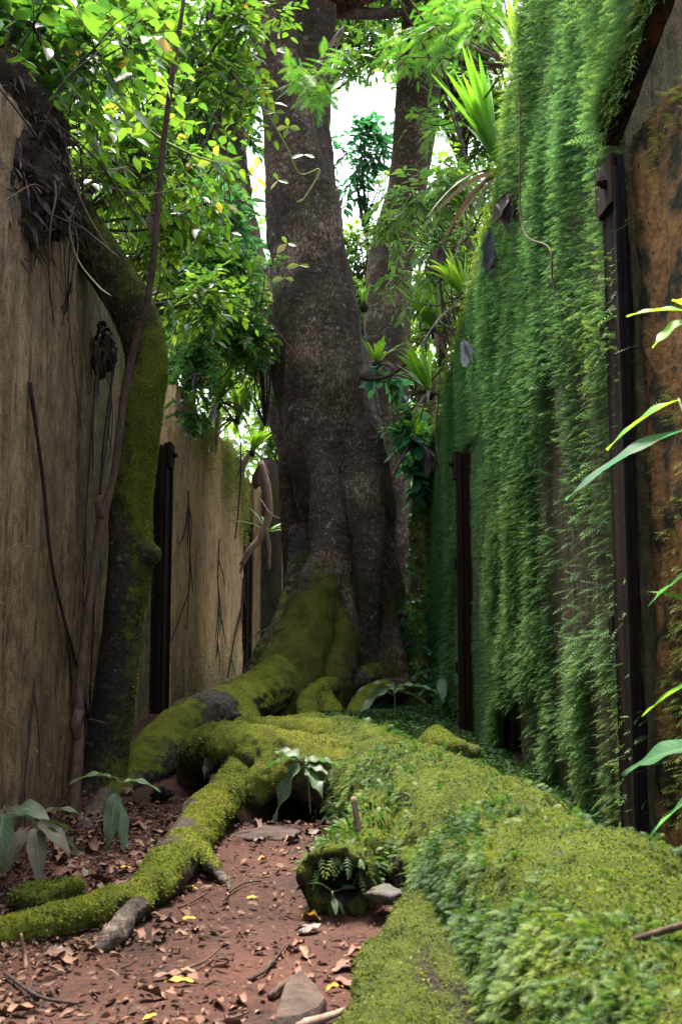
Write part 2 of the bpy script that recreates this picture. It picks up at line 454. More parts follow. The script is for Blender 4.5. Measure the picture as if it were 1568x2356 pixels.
LC = leaf_mat('cool leaf', [(.012, .06, .03), (.025, .10, .045), (.05, .15, .06)],
              [(.04, .22, .06), (.08, .33, .09), (.16, .42, .1)], .4, .42)
LS = leaf_mat('strap leaf', [(.04, .13, .012), (.08, .20, .015), (.15, .27, .025)],
              [(.14, .42, .02), (.28, .56, .025), (.42, .62, .04)], .4, .48)
LT = leaf_mat('canopy leaf', [(.015, .05, .014), (.03, .085, .018), (.058, .13, .022), (.10, .17, .03)],
              [(.065, .22, .03), (.15, .35, .035), (.26, .47, .04), (.38, .55, .06)], .35, .48)
LP = leaf_mat('feather leaf', [(.03, .12, .02), (.06, .19, .025), (.11, .25, .04)],
              [(.12, .42, .03), (.22, .55, .04), (.34, .62, .06)], .5, .45)
LSD = leaf_mat('seedling leaf', [(.028, .055, .025), (.045, .08, .04), (.07, .10, .06)],
               [(.06, .2, .03), (.1, .3, .05), (.15, .35, .08)], .5, .22, .35, veins=True)
LDR = leaf_mat('drab seedling leaf', [(.04, .055, .03), (.08, .075, .05), (.11, .085, .065)],
               [(.08, .16, .03), (.12, .2, .05), (.15, .2, .08)], .55, .2, .3, veins=True)
LDEAD = leaf_mat('dead hanging leaf', [(.04, .028, .024), (.09, .06, .05), (.16, .12, .10)],
                 [(.06, .04, .03), (.12, .07, .05), (.2, .13, .1)], .7, .15, .3)
LWHITE = leaf_mat('silvery dead leaf', [(.22, .22, .23), (.42, .42, .44)], [(.2, .2, .2), (.3, .3, .3)], .8, .12, .2)
LGREY = leaf_mat('grey dead leaf', [(.035, .036, .036), (.085, .088, .085), (.20, .20, .20)],
                 [(.1, .1, .1), (.2, .2, .2), (.3, .3, .3)], .75, .12, .3)
FW = fern_mat('wall fern', [(.055, .155, .052), (.092, .20, .058), (.135, .23, .058), (.185, .225, .042)],
              [(.10, .26, .08), (.16, .33, .085), (.25, .42, .08), (.34, .42, .06)], .44)
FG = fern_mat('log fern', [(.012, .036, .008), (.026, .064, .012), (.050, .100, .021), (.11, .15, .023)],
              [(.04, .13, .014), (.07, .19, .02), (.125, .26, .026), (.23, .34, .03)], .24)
FY = fern_mat('yellow fern', [(.10, .145, .025), (.17, .22, .04), (.25, .29, .06)],
              [(.2, .3, .03), (.3, .42, .04), (.42, .5, .05)], .35)
MT = fern_mat('moss tuft', [(.02, .03, .003), (.05, .068, .006), (.12, .145, .012), (.22, .22, .028)],
              [(.1, .16, .01), (.2, .28, .015), (.32, .40, .02), (.4, .40, .03)], .3)

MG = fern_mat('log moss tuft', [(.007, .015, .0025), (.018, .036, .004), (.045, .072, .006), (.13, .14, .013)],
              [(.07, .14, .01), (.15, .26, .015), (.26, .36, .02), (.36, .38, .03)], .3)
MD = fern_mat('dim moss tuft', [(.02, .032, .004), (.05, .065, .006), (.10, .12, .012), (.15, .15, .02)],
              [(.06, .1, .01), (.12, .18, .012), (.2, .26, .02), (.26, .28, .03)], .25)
# ------------------------------------------------------------------ world and sun
SUN_EL, SUN_AZ = 73.0, -17.0     # azimuth measured from +Y (behind the tree) towards +X
w = bpy.data.worlds.new('World'); SC.world = w; w.use_nodes = True
nt = w.node_tree; nt.nodes.clear()
sky = nd(nt, 'ShaderNodeTexSky', {'sky_type': 'NISHITA', 'sun_disc': False, 'sun_elevation': math.radians(SUN_EL),
         'sun_rotation': math.radians(SUN_AZ), 'air_density': 1.0, 'dust_density': 4.0, 'ozone_density': 1.0})
hs = nd(nt, 'ShaderNodeHueSaturation', None, Saturation=.62, Color=sky.outputs[0])
bg = nd(nt, 'ShaderNodeBackground', None, Color=hs.outputs[0], Strength=.15)
wo = nd(nt, 'ShaderNodeOutputWorld'); nt.links.new(bg.outputs[0], wo.inputs[0])
sl = bpy.data.lights.new('sun', 'SUN'); sl.energy = 3.0; sl.angle = math.radians(13); sl.color = (1, .93, .80)
so = bpy.data.objects.new('sun', sl); C.objects.link(so)
el, az = math.radians(SUN_EL), math.radians(SUN_AZ)
sd = Vector((math.sin(az) * math.cos(el), math.cos(az) * math.cos(el), math.sin(el)))
so.rotation_euler = sd.to_track_quat('Z', 'Y').to_euler(); so.location = (2, 6, 20)
SC.view_settings.view_transform = 'Standard'; SC.view_settings.look = 'None'
SC.view_settings.exposure = 2.62; SC.view_settings.gamma = 1.0
SC.cycles.max_bounces = 8; SC.cycles.diffuse_bounces = 3; SC.cycles.glossy_bounces = 2
SC.cycles.transmission_bounces = 6; SC.cycles.transparent_max_bounces = 4
SC.cycles.use_denoising = True
# ================================================================== ground
def gz(x, y):
    x = np.asarray(x, float); y = np.asarray(y, float)
    P = np.stack([x, y, np.zeros_like(x)], -1)
    b = (fbm(P * 1.1, 3, 5) - .5) * .09 + (fbm(P * 7, 3, 6) - .5) * .03
    near = np.exp(-((x) / 3.0) ** 2) * np.clip((14 - y) / 3, 0, 1)
    rise = np.clip((y - 6.5) / 4, 0, 1) * .12 + np.clip((y - 7.1) / .5, 0, 1) * .17 * np.exp(-((x - .1) / .8) ** 4) * np.clip((10.5 - y) / 2, 0, 1) - .36 * np.exp(-((x + .22) / .42) ** 4 - ((y - 6.0) / .72) ** 4)  # bank raised and pit dug to keep light out of the hollow
    edge = np.clip((-1.0 - x) / .5, 0, 1) * .05 * np.clip(y - 2.5, 0, 1)
    return b * near + rise * np.exp(-(x / 4) ** 2) + edge

xs = np.concatenate([-np.geomspace(2.2, 160, 26)[::-1], np.arange(-2.15, 2.2, .024), np.geomspace(2.2, 160, 26)])
ys = np.concatenate([[-120, -60, -20, -8, -3, -1, 0, .6, 1.1], np.arange(1.4, 5.2, .022), np.arange(5.2, 10, .05), np.geomspace(10, 260, 40)])
X, Y = np.meshgrid(xs, ys); Zg = gz(X, Y)
fine = (fbm(np.stack([X, Y, X * 0], -1) * 24, 3, 9) - .5) * .022 * (np.abs(X) < 2.15) * (Y > 1.3) * (Y < 9)
Zg = Zg + fine
nx, ny = len(xs), len(ys)
i = np.arange(ny - 1)[:, None] * nx + np.arange(nx - 1)[None]
kind(mk('ground', np.stack([X, Y, Zg], -1).reshape(-1, 3), np.stack([i, i + 1, i + nx + 1, i + nx], -1).reshape(-1, 4), M['soil']), 'structure')

# ================================================================== walls
def wall_face(p0, p1, z0, ztop, nu, nv, amp, out, seed, holes=None):
    """front sheet of a wall from p0 to p1 (xy); ztop is a function of the run 0..1"""
    p0, p1 = np.array(p0, float), np.array(p1, float)
    s = np.linspace(0, 1, nu); t = np.linspace(0, 1, nv)
    S, T = np.meshgrid(s, t)
    zt = ztop(S); Zv = z0 + (zt - z0) * T
    XY = p0 + (p1 - p0) * S[..., None]
    P = np.dstack([XY, Zv]); Lr = np.linalg.norm(p1 - p0)
    Q = np.stack([S * Lr * 7, Zv * .9, Zv * 0], -1)
    dsp = (fbm(Q, 4, seed) - .5) * amp + (fbm(np.stack([S * Lr * 30, Zv * 6, Zv * 0], -1), 3, seed + 3) - .5) * amp * .45
    P = P + np.array([out[0], out[1], 0]) * dsp[..., None]
    return P, S, Zv

def wall_mesh(p0, p1, z0, ztop, thick, out, nu=200, nv=160, amp=.03, seed=1, hole=None):
    P, S, Zv = wall_face(p0, p1, z0, ztop, nu, nv, amp, out, seed)
    mb = MB(); V = P.reshape(-1, 3)
    i = np.arange(nv - 1)[:, None] * nu + np.arange(nu - 1)[None]
    Qd = np.stack([i, i + 1, i + nu + 1, i + nu], -1).reshape(-1, 4)
    if hole is not None:
        cen = V[Qd].mean(1); Qd = Qd[~hole(cen)]
    mb.add(V, Qd)
    b = np.array([-out[0], -out[1], 0]) * thick
    # shell: top, ends, back
    top, bot = P[-1], P[0]
    for a, c in ((top, top + b), (top + b, bot + b)):
        k = np.arange(nu - 1); mb.add(np.vstack([a, c]), np.stack([k, k + 1, k + 1 + nu, k + nu], 1))
    for e in (0, -1):
        a = P[:, e]; k = np.arange(nv - 1)
        mb.add(np.vstack([a, a + b]), np.stack([k, k + 1, k + 1 + nv, k + nv], 1))
    return mb, P

def along(p0, p1, y):
    t = (y - p0[1]) / (p1[1] - p0[1]); return np.array(p0) + (np.array(p1) - np.array(p0)) * t

# ---- left walls
LA, LB = (-1.05, -1.5), (-1.80, 9.42)
lout = (1.0, .069)
mb, PL = wall_mesh(LA, LB, -.3, lambda s: 3.3 + .06 * np.sin(s * 23), .7, lout, 420, 150, .05, 3)
o = mb.mk('concrete_wall', M['wall'])
tag(o, 'near stained brown concrete wall behind the leaning mossy tree', 'wall')
L2A, L2B = (-1.66, 9.72), (-1.40, 14.2)
l2out = (1.0, -.055)
mb, PL2 = wall_mesh(L2A, L2B, -.3, lambda s: 3.36 - .03 * s + .05 * np.sin(s * 19), .7, l2out, 200, 150, .05, 13)
o = mb.mk('concrete_wall', M['wall_tan'])
tag(o, 'tan concrete wall panel with yellow green moss along its top, left of the big trunk', 'wall')
mb, _ = wall_mesh((-1.40, 14.6), (-1.22, 16.0), -.3, lambda s: 3.1 + 0 * s, .5, l2out, 40, 80, .05, 23)
o = mb.mk('concrete_wall', M['wall_tan']); tag(o, 'narrow strip of concrete wall beyond the far rusty post', 'wall')

def slab(name, label, u0, u1, vt, d, seed, tilt=0):
    """upright dark slab with a rounded shoulder"""
    a, b = U(u0, 1500, d), U(u1, 1500, d); ht = U(u0, vt, d)[2]
    W = b[0] - a[0]; n = 14; pr = []
    for k in range(n + 1):
        t = k / n; pr.append((a[0] + W * t, ht - .45 * W * (1 - math.cos(max(0, t - .35) / .65 * math.pi / 2)) * 1.7))
    nz = 30; mbb = MB(); Vf = []
    for j in range(nz):
        for (x, z) in pr:
            Vf.append((x + tilt * j / nz, d, -.3 + (z + .3) * j / (nz - 1)))
    Vf = np.array(Vf); m = n + 1
    dsp = (fbm(Vf * np.array([6, 6, 1.2]), 4, seed) - .5) * .06
    Ff = Vf.copy(); Ff[:, 1] += dsp
    i = np.arange(nz - 1)[:, None] * m + np.arange(n)[None]
    Q = np.stack([i, i + 1, i + m + 1, i + m], -1).reshape(-1, 4)
    mbb.add(Ff, Q); Bk = Ff + np.array([0, .5, 0]); mbb.add(Bk, Q[:, ::-1])
    k = np.arange(n); top = np.arange((nz - 1) * m, nz * m)
    mbb.add(np.vstack([Ff[top], Bk[top]]), np.stack([k, k + 1, k + 1 + m, k + m], 1))
    for e in (0, n):
        idx = np.arange(nz) * m + e; kk = np.arange(nz - 1)
        mbb.add(np.vstack([Ff[idx], Bk[idx]]), np.stack([kk, kk + 1, kk + 1 + nz, kk + nz], 1))
    return tag(mbb.mk(name, M['wall_dark']), label, 'wall')
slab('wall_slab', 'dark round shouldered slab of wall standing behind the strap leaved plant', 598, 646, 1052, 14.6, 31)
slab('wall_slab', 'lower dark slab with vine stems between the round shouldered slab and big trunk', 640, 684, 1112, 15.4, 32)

# ---- right wall
RX = lambda y: 1.69 - .063 * y
rout = (-1.0, -.06)
YN, YF = 4.64, 11.2
RTY = [0, 4.5, 5.6, 6.1, 6.55, 7.2, 7.9, 8.75, 9.6, 10.2, 11.2, 12]
RTZ = [5.9, 5.9, 5.7, 5.35, 4.95, 4.3, 3.95, 3.65, 3.3, 3.0, 2.75, 2.7]
rtop = lambda y: np.interp(y, RTY, RTZ)
HY = (6.95, 7.55); HZ = (.28, .46)     # drain hole
def hole(c): return (c[:, 1] > HY[0]) & (c[:, 1] < HY[1]) & (c[:, 2] > HZ[0] - .4) & (c[:, 2] < HZ[1] - .09 * np.abs((c[:, 1] - 7.25) / .25) ** 2)
mb, PR = wall_mesh((RX(YN), YN), (RX(YF), YF), -.3, lambda s: rtop(YN + (YF - YN) * s), .8, rout, 260, 220, .07, 41, hole)
xb = RX(7.25)
bx = [(xb + .03, HY[0] - .02), (xb + .5, HY[0] - .02), (xb + .5, HY[1] + .02), (xb + .03, HY[1] + .02)]
V = [(x, y, z) for z in (HZ[0] - .5, HZ[1] + .02) for x, y in bx]
mb.add(V, np.array([[0, 1, 5, 4], [1, 2, 6, 5], [2, 3, 7, 6], [4, 5, 6, 7], [0, 1, 2, 3]]))
o = mb.mk('concrete_wall', M['wall_green'])
tag(o, 'tall concrete wall on the right buried under green feathery moss', 'wall')
mb, PO = wall_mesh((RX(-1) + .06, -1), (RX(4.63) + .06, 4.63), -.3, lambda s: 3.35 + .5 * (1 - s), .7, rout, 160, 140, .12, 51)
o = mb.mk('rock_wall', M['orange']); tag(o, 'orange brown rock wall at the right edge beyond the rusty beam', 'wall')

# ---- steel posts
def box(mb, c, ax, ay, az, sx, sy, sz, bev=.006):
    """bevelled box with axes ax, ay, az and full sizes"""
    ax, ay, az = [np.array(a, float) for a in (ax, ay, az)]; vs = []
    hx, hy, hz = sx / 2, sy / 2, sz / 2; b = min(bev, hx * .4, hy * .4)
    ring = [(-hx + b, -hy), (hx - b, -hy), (hx, -hy + b), (hx, hy - b), (hx - b, hy), (-hx + b, hy), (-hx, hy - b), (-hx, -hy + b)]
    for z in (-hz, hz):
        for x, y in ring: vs.append(np.array(c) + ax * x + ay * y + az * z)
    nz = max(2, int(sz / .03)) if sz > .8 else 2
    if nz > 2:
        vs = np.array(vs); t = np.linspace(0, 1, nz)[:, None, None]; P = (vs[:8][None] * (1 - t) + vs[8:][None] * t)
        dv = (fbm(P.reshape(-1, 3) * 18, 3, 8) - .5) * .012
        vs = (P + ((P - P.mean(1, keepdims=True)) / max(hx, hy)) * dv.reshape(nz, 8, 1)).reshape(-1, 3)
    k = np.arange(8); j = (k + 1) % 8; i8 = np.arange(nz - 1)[:, None] * 8
    mb.add(vs, [np.stack([i8 + k, i8 + j, i8 + j + 8, i8 + k + 8], -1).reshape(-1, 4), np.array([[7, 6, 5, 4, 3, 2, 1, 0], np.arange(8) + (nz - 1) * 8])])

def bolt(mb, c, n, up, r, h):
    n = nrm(np.array(n, float)); s = nrm(np.cross(n, up)); u = np.cross(s, n); vs = []
    for k, (rr, hh) in enumerate(((r, 0), (r, h), (r * .62, h), (r * .62, h * 1.7), (r * .4, h * 2.0))):
        for q in range(6 if k < 2 else 6):
            a = q * math.pi / 3; vs.append(np.array(c) + (s * math.cos(a) + u * math.sin(a)) * rr + n * hh)
    k = np.arange(6); j = (k + 1) % 6; q = np.vstack([np.stack([k, j, j + 6, k + 6], 1) + 6 * i for i in range(4)])
    mb.add(vs, [q, np.array([[24, 25, 26, 27, 28, 29]])])

Zv_ = np.array([0, 0, 1.])
def post(label, y, xw, dirn, ztop, wid, outw, side, knobs=()):
    """upright rusty beam: flange, web, raised lip, bracket, bolts. dirn is the run of the wall, outw its outward side"""
    dirn = nrm(np.array([dirn[0], dirn[1], 0.])); outw = nrm(np.array([outw[0], outw[1], 0.]))
    p = np.array([xw, y, 0.]); t = thing('iron_post', label, 'post', p, None)
    f = MB(); box(f, p + outw * .045 + Zv_ * (ztop - .3) / 2, dirn, outw, Zv_, wid, .03, ztop + .3); f.mk('flange', M['iron'], t, False)
    g = MB(); box(g, p - outw * .03 + Zv_ * (ztop - .3) / 2, dirn, outw, Zv_, .025, .12, ztop + .3); g.mk('web', M['iron'], t, False)
    l = MB(); box(l, p + outw * .07 + dirn * side * (wid / 2 - .015) + Zv_ * (ztop - .36) / 2, dirn, outw, Zv_, .03, .022, ztop + .24); l.mk('lip', M['iron'], t, False)
    b = MB(); box(b, p + outw * .078 + Zv_ * (ztop - .11) - dirn * side * .008, dirn, outw, Zv_, wid * .92, .03, .24, .012); br = b.mk('bracket', M['iron'], t, False)
    c = MB(); bolt(c, p + outw * .093 + Zv_ * (ztop - .1) + dirn * side * wid * .12, outw, Zv_, .030, .022); c.mk('bolt', M['iron'], br, False)
    for kz in knobs:
        e = MB(); box(e, p - dirn * side * (wid / 2 + .028) + outw * .05 + Zv_ * kz, dirn, outw, Zv_, .06, .045, .09, .01); e.mk('lug', M['iron'], t, False)
    return t
rdir = np.array([-.06, 1.0])
post('thick rusty iron post with a bolted bracket at the near end of the moss wall', 4.68, RX(4.68) - .01, rdir, 3.24, .26, rout, -1, (2.46, .98))
post('thin rusty iron post set between the fronds of the far moss wall', 8.6, RX(8.6) - .07, rdir, 2.47, .18, rout, -1, (1.5, .6))
post('mossy iron post with a narrow ridge between the two left wall panels', 9.57, -1.74, (.02, 1), 2.72, .25, (1, -.03), 1, (2.1, .75))
post('slim dark iron post at the far end of the tan panel', 14.4, -1.40, (.06, 1), 2.5, .26, (1, -.05), 1, ())
# top rail of the near frame
a, b = U(1408, 318, 4.66), U(1535, -20, 4.05)
b = a + (b - a) * 2.2
t = thing('iron_rail', 'dark rusty rail rising to the upper right from the bolted bracket', 'rail', a)
dr = nrm(b - a); ou = nrm(np.array([-1, -.06, 0])); upv = nrm(np.cross(dr, ou)); upv = upv if upv[2] > 0 else -upv
r_ = MB(); box(r_, (a + b) / 2, ou, upv, dr, .04, .10, np.linalg.norm(b - a)); r_.mk('web', M['iron'], t, False)
r_ = MB(); box(r_, (a + b) / 2 + upv * .058 + ou * .02, ou, upv, dr, .085, .016, np.linalg.norm(b - a)); r_.mk('flange', M['iron'], t, False)
r_ = MB(); box(r_, (a + b) / 2 - upv * .058 + ou * .02, ou, upv, dr, .085, .016, np.linalg.norm(b - a)); r_.mk('flange', M['iron'], t, False)

# ================================================================== trees
def moss_by(V, N, zlo, zhi, up=.5, base=0.0):
    m = np.clip((zhi - V[:, 2]) / max(zhi - zlo, 1e-3), 0, 1)
    return base + m * (.55 + up * np.clip(N[:, 2] + .25, -.4, 1))

def bark_disp(V, N, amp, rings=1.0, seed=0, flute=0.0):
    d = (fbm(V * np.array([3, 3, 2]), 4, seed) - .5) * amp * 2 + (fbm(V * np.array([5, 5, 16]), 4, seed + 5) - .5) * amp * rings
    d = d + flute * (.2 - 2 * np.abs(fbm(V * np.array([2.6, 2.6, .28]), 3, seed + 12) - .5))
    return V + N * d[:, None]

def limb_mesh(name, cols, vox, mat, parent, zlo, zhi, up=.5, base=0.0, amp=.03, n=20, it=5, rings=1.0, seed=0, mossfn=None, cush=0.0, flute=0.0):
    mb = MB()
    for l in cols:
        P, r = px(l); V, Fs = tube(P, r, n, 6, .07, 2.5, True, seed); mb.add(V, Fs)
    V, Fs = mb.get(); V, N, Q = remesh(V, Fs, vox, it)
    V = bark_disp(V, N, amp, rings, seed, flute)
    if cush: V = V + N * ((np.abs(fbm(V * 8, 3, seed + 9) - .5) * -2 + .3) * cush + (fbm(V * 26, 2, seed + 4) - .5) * cush * .5)[:, None]
    N = vnorm(V, Q)
    if (np.einsum('ij,ij->i', N, V - V.mean(0))).mean() < 0: N = -N
    mo = mossfn(V, N) if mossfn else moss_by(V, N, zlo, zhi, up, base)
    o = mk(name, V, Q, mat, parent, True, moss=mo)
    return o, V, N, Q, mo

TUFTS = []      # moss tuft sources: (parent, V, N, Q, weight, count, size)

# ---- giant tree
gt = thing('giant_tree', 'giant dark fluted tree with mossy buttress roots closing the end of the passage', 'tree', U(790, 1600, 10.6))
trunk_cols = [
    [(628, -120, 10.8, 64), (640, 60, 10.8, 62), (660, 240, 10.8, 60), (688, 430, 10.75, 76), (700, 560, 10.8, 90)],
    [(726, -120, 10.95, 54), (722, 60, 10.95, 50), (714, 240, 10.9, 44), (712, 420, 10.85, 60), (708, 560, 10.8, 80)],
    [(700, 440, 10.8, 84), (708, 600, 10.8, 92), (733, 750, 10.8, 102), (745, 900, 10.8, 110), (756, 1050, 10.85, 94), (775, 1250, 11, 84), (800, 1600, 11.1, 110)],
    [(650, 700, 10.9, 30), (668, 860, 10.8, 50), (696, 1000, 10.8, 34), (712, 1140, 10.8, 18)],
    [(738, 760, 10.85, 50), (746, 920, 10.68, 48), (750, 1060, 10.48, 46), (754, 1180, 10.27, 42), (750, 1270, 10.05, 44), (728, 1370, 9.8, 54), (702, 1470, 9.55, 68), (662, 1565, 9.2, 78), (618, 1640, 8.8, 76), (580, 1700, 8.5, 60)],
    [(765, 1250, 10.1, 36), (772, 1380, 9.95, 48), (760, 1490, 9.75, 64), (735, 1590, 9.4, 70), (705, 1690, 9.1, 60)],
    [(790, 740, 10.95, 40), (818, 900, 10.82, 50), (834, 1060, 10.62, 50), (838, 1170, 10.4, 50), (838, 1330, 10.3, 46), (832, 1480, 10.2, 34), (832, 1640, 10.1, 32)],
    [(820, 780, 11.1, 30), (838, 920, 11.05, 38), (855, 1040, 11.0, 37), (868, 1150, 10.9, 35), (882, 1290, 10.8, 32), (908, 1440, 10.7, 33), (928, 1640, 10.6, 42)],
    [(868, 1300, 10.75, 18), (880, 1400, 10.55, 36), (888, 1500, 10.4, 50), (898, 1640, 10.3, 66)],
]
def trunk_moss(V, N):
    n = fbm(V * 1.6, 3, 77)
    u = V[:, 0] / V[:, 1] * F + CX
    zk = [-.2, .1, .45, .85, 1.3, 1.8]
    fr = np.exp(-((V[:, 0] - np.interp(V[:, 2], zk, [-.68, -.58, -.42, -.28, -.17, -.15])) / np.interp(V[:, 2], zk, [.75, .62, .50, .40, .27, .22])) ** 4)
    hi = .95 + 1.0 * np.clip(fr, 0, 1) + .55 * np.exp(-((V[:, 0] - .47) / .17) ** 2)
    low = np.clip((hi + (n - .5) * 1.6 - V[:, 2]) / .9, 0, 1) * (.55 + .45 * fr)
    edge = np.clip(N[:, 0] * .8, 0, 1) * np.clip((4.3 - V[:, 2]) / 2, 0, 1) * .30
    return low * (.62 + .4 * np.clip(N[:, 2] + .1, -.3, 1)) + edge + (n - .5) * .5 * (V[:, 2] < 4.5) + .06
o, V, N, Q, mo = limb_mesh('trunk', trunk_cols, .020, M['bark'], gt, 0, 1, amp=.04, n=30, it=2, rings=.55, seed=2, mossfn=trunk_moss, flute=.13)
TUFTS.append((gt, V, N, Q, np.clip(mo - .42, 0, 1) * (V[:, 2] < 2.1), 16000, .013))

def root(parent, cols, up=.6, base=.15, seed=0, cnt=5000, vox=.014, amp=.014, label=None, size=.0115, bare=None):
    def mf(V, N):
        n = fbm(V * 2.6, 3, 90 + seed)
        m = base + .55 + up * (np.clip(N[:, 2], -.6, 1) - .2) + (n - .5) * 1.5
        if bare:
            for (u, v, d, r) in bare:
                m = m - np.exp(-(np.linalg.norm(V - U(u, v, d), axis=1) / r) ** 2) * 1.3
        return m
    o, V, N, Q, mo = limb_mesh('root', cols, vox, M['root_bark'], parent, 0, 1, amp=amp * 1.7, n=16, it=2, rings=.6, seed=seed, mossfn=mf, cush=.034)
    if label: o['label'] = label
    if cnt: TUFTS.append((parent, V, N, Q, np.clip(mo - .52, 0, 1) ** .7, cnt, size))
    return o

def gp(u, v, z, rpx):
    p = G(u, v, z); return (u, v, p[1], rpx)
root(gt, [[(640, 1580, 9.0, 70), (565, 1620, 8.2, 58), (485, 1646, 7.4, 52), (420, 1680, 7.0, 56), (365, 1730, 6.7, 60), (325, 1778, 6.45, 50), (285, 1808, 6.0, 26), (240, 1850, 5.4, 24), (190, 1912, 4.75, 22)],
          [(535, 1615, 7.9, 34), (565, 1650, 7.5, 30), (590, 1700, 7.2, 26), (625, 1760, 7.0, 24)]],
     seed=1, cnt=11000, label='arching mossy root with a thin bare tail reaching the left wall', bare=[(483, 1602, 7.3, .22), (225, 1870, 5.1, .45), (200, 1900, 4.8, .3)])
root(gt, [[(790, 1785, 5.3, 84), (700, 1765, 5.3, 74), (620, 1742, 5.4, 66), (545, 1722, 5.7, 58), (480, 1722, 6.1, 52), (450, 1755, 6.4, 42), (440, 1800, 6.5, 34)],
          [(760, 1720, 5.9, 66), (660, 1712, 5.9, 56), (560, 1702, 6.2, 50)], [(740, 1700, 6.4, 60), (640, 1706, 6.5, 52), (540, 1700, 6.8, 44)],  # hidden tubes behind the root, added as a roof to darken the hollow
          [(680, 1752, 5.3, 60), (612, 1800, 5.2, 46), (578, 1842, 5.15, 26)]],
     seed=2, cnt=9000, label='short thick mossy root bridging to the fallen log')
root(gt, [[(615, 1735, 5.5, 44), gp(545, 1800, .16, 46), gp(480, 1872, .10, 46), gp(420, 1958, .055, 48), gp(345, 2042, .045, 44), gp(250, 2085, .03, 38), gp(130, 2120, .03, 38), gp(0, 2155, .02, 38), gp(-150, 2190, .0, 36)],
          [gp(425, 1935, .06, 22), gp(462, 1962, .07, 17), gp(495, 2000, .03, 13), gp(530, 2052, -.01, 8)],
          [gp(450, 1900, .08, 18), gp(472, 1950, .05, 10), gp(478, 1995, .0, 8)],
          [gp(372, 2030, .05, 18), gp(320, 2085, .04, 17), gp(265, 2150, .02, 18), gp(215, 2192, -.01, 9)]],
     seed=3, up=.45, cnt=15000, vox=.010, amp=.010, label='long mossy root snaking over the soil to the left edge',
     bare=[(508, 1800, 5.3, .08), (470, 1838, 5.0, .09), (437, 1878, 4.65, .09), (405, 1920, 4.35, .09), (376, 1965, 4.05, .08), (270, 2050, 3.6, .07), (300, 2110, 3.3, .08), (250, 2165, 3.1, .12), (500, 2020, 3.9, .10), (525, 2045, 3.8, .1), (320, 2085, 3.4, .09)])
root(gt, [[(870, 1548, 10.2, 22), (800, 1572, 9.6, 26), (740, 1590, 9.0, 28), (708, 1620, 8.6, 26), (718, 1680, 8.2, 22)],
          [(735, 1595, 9.0, 24), (760, 1640, 8.6, 24), (800, 1690, 8.3, 20)]], seed=4, cnt=5000, label='forked mossy root below the dark cleft of the trunk', bare=[(820, 1556, 9.6, .25)])
root(gt, [[(930, 1585, 10.2, 20), (870, 1590, 9.4, 22), (830, 1620, 8.8, 22), (810, 1680, 8.4, 20)]], seed=5, cnt=2500, label='small mossy root beside the toothed seedling', bare=[(900, 1585, 9.8, .3)])
root(gt, [[(700, 1220, 10.85, 34), (692, 1330, 10.7, 36), (665, 1430, 10.5, 36), (628, 1490, 10.3, 36), (596, 1560, 10.2, 34), (580, 1640, 10.1, 30)]], seed=6, base=-.25, cnt=1500, label='bare dark root bending down beside the grey stone')

# crown of the giant tree, out of view, added to shade the trunk base
cm = []; gtm = MB()
for (cx_, cy_, cz_, rx_, ry_, rz_, nt_) in ((-2.2, 11, 10.5, 2.2, 2.4, 1.3, 150), (1.6, 11.5, 10.5, 2.6, 2.6, 1.4, 190), (0, 14, 12, 3, 2.5, 1.6, 150), (2.6, 8.6, 10.2, 1.8, 1.6, 1.0, 90)):
    nh_ = nt_ // 8; Hh = np.array([cx_, cy_, cz_]) + nrm(R.normal(0, 1, (nh_, 3))) * np.array([rx_, ry_, rz_]) * (R.random((nh_, 1)) ** .5)
    for h in Hh:
        a_ = np.array([-.5, 10.9, 8.0]) if cx_ < 0 else np.array([-.2, 11, 8.2])
        V_, F_ = tube([a_, (a_ + h) / 2 + R.normal(0, .2, 3), h], [.10, .05, .015], 6, 4); gtm.add(V_, F_)
    m_ = nt_ * 14; q_ = Hh[R.integers(0, nh_, m_)] + R.normal(0, .38, (m_, 3)); cm.append(q_)
SHADE_CROWN = np.concatenate(cm)
gtm.mk('shade_limbs', M['bark'], gt, moss=np.zeros(gtm.n))
# ---- stems behind
def back_tree(name, label, cols, mat, seed, base=-.1, vox=.03, moss=None):
    P = U(cols[0][-1][0], cols[0][-1][1], cols[0][-1][2])
    t = thing(name, label, 'tree', P)
    def mf(V, N):
        n = fbm(V * 2.2, 3, 60 + seed); return base + .45 * n + .35 * np.clip(N[:, 0] * .6, 0, 1)
    limb_mesh('trunk', cols, vox, mat, t, 0, 1, amp=.03, n=22, it=4, rings=.6, seed=seed, mossfn=moss or mf, flute=.07)
    return t
bt1 = back_tree('tree', 'grey trunk leaning up behind the giant tree on its right, ferns at its foot',
    [[(985, -150, 13, 58), (972, 60, 13, 55), (958, 250, 13, 52), (938, 420, 13, 46), (905, 560, 13, 52), (893, 700, 12.9, 56), (890, 850, 12.7, 54), (890, 1050, 12.5, 52), (900, 1300, 12.4, 56), (905, 1640, 12.4, 64)]], M['bark'], 21)
bt2 = back_tree('tree', 'slim trunk behind the giant tree on its left, climbers around it',
    [[(500, -100, 13, 34), (515, 150, 13, 34), (535, 380, 13, 36), (560, 540, 12.8, 36), (592, 680, 12.4, 42), (625, 830, 12, 44), (655, 960, 11.6, 44), (680, 1100, 11.4, 36), (690, 1640, 11.4, 40)]], M['bark'], 22)
def ivy_moss(V, N):
    return .25 + .5 * fbm(V * 2, 3, 5) + np.exp(-((V[:, 2] - .85) / .25) ** 2) * .4
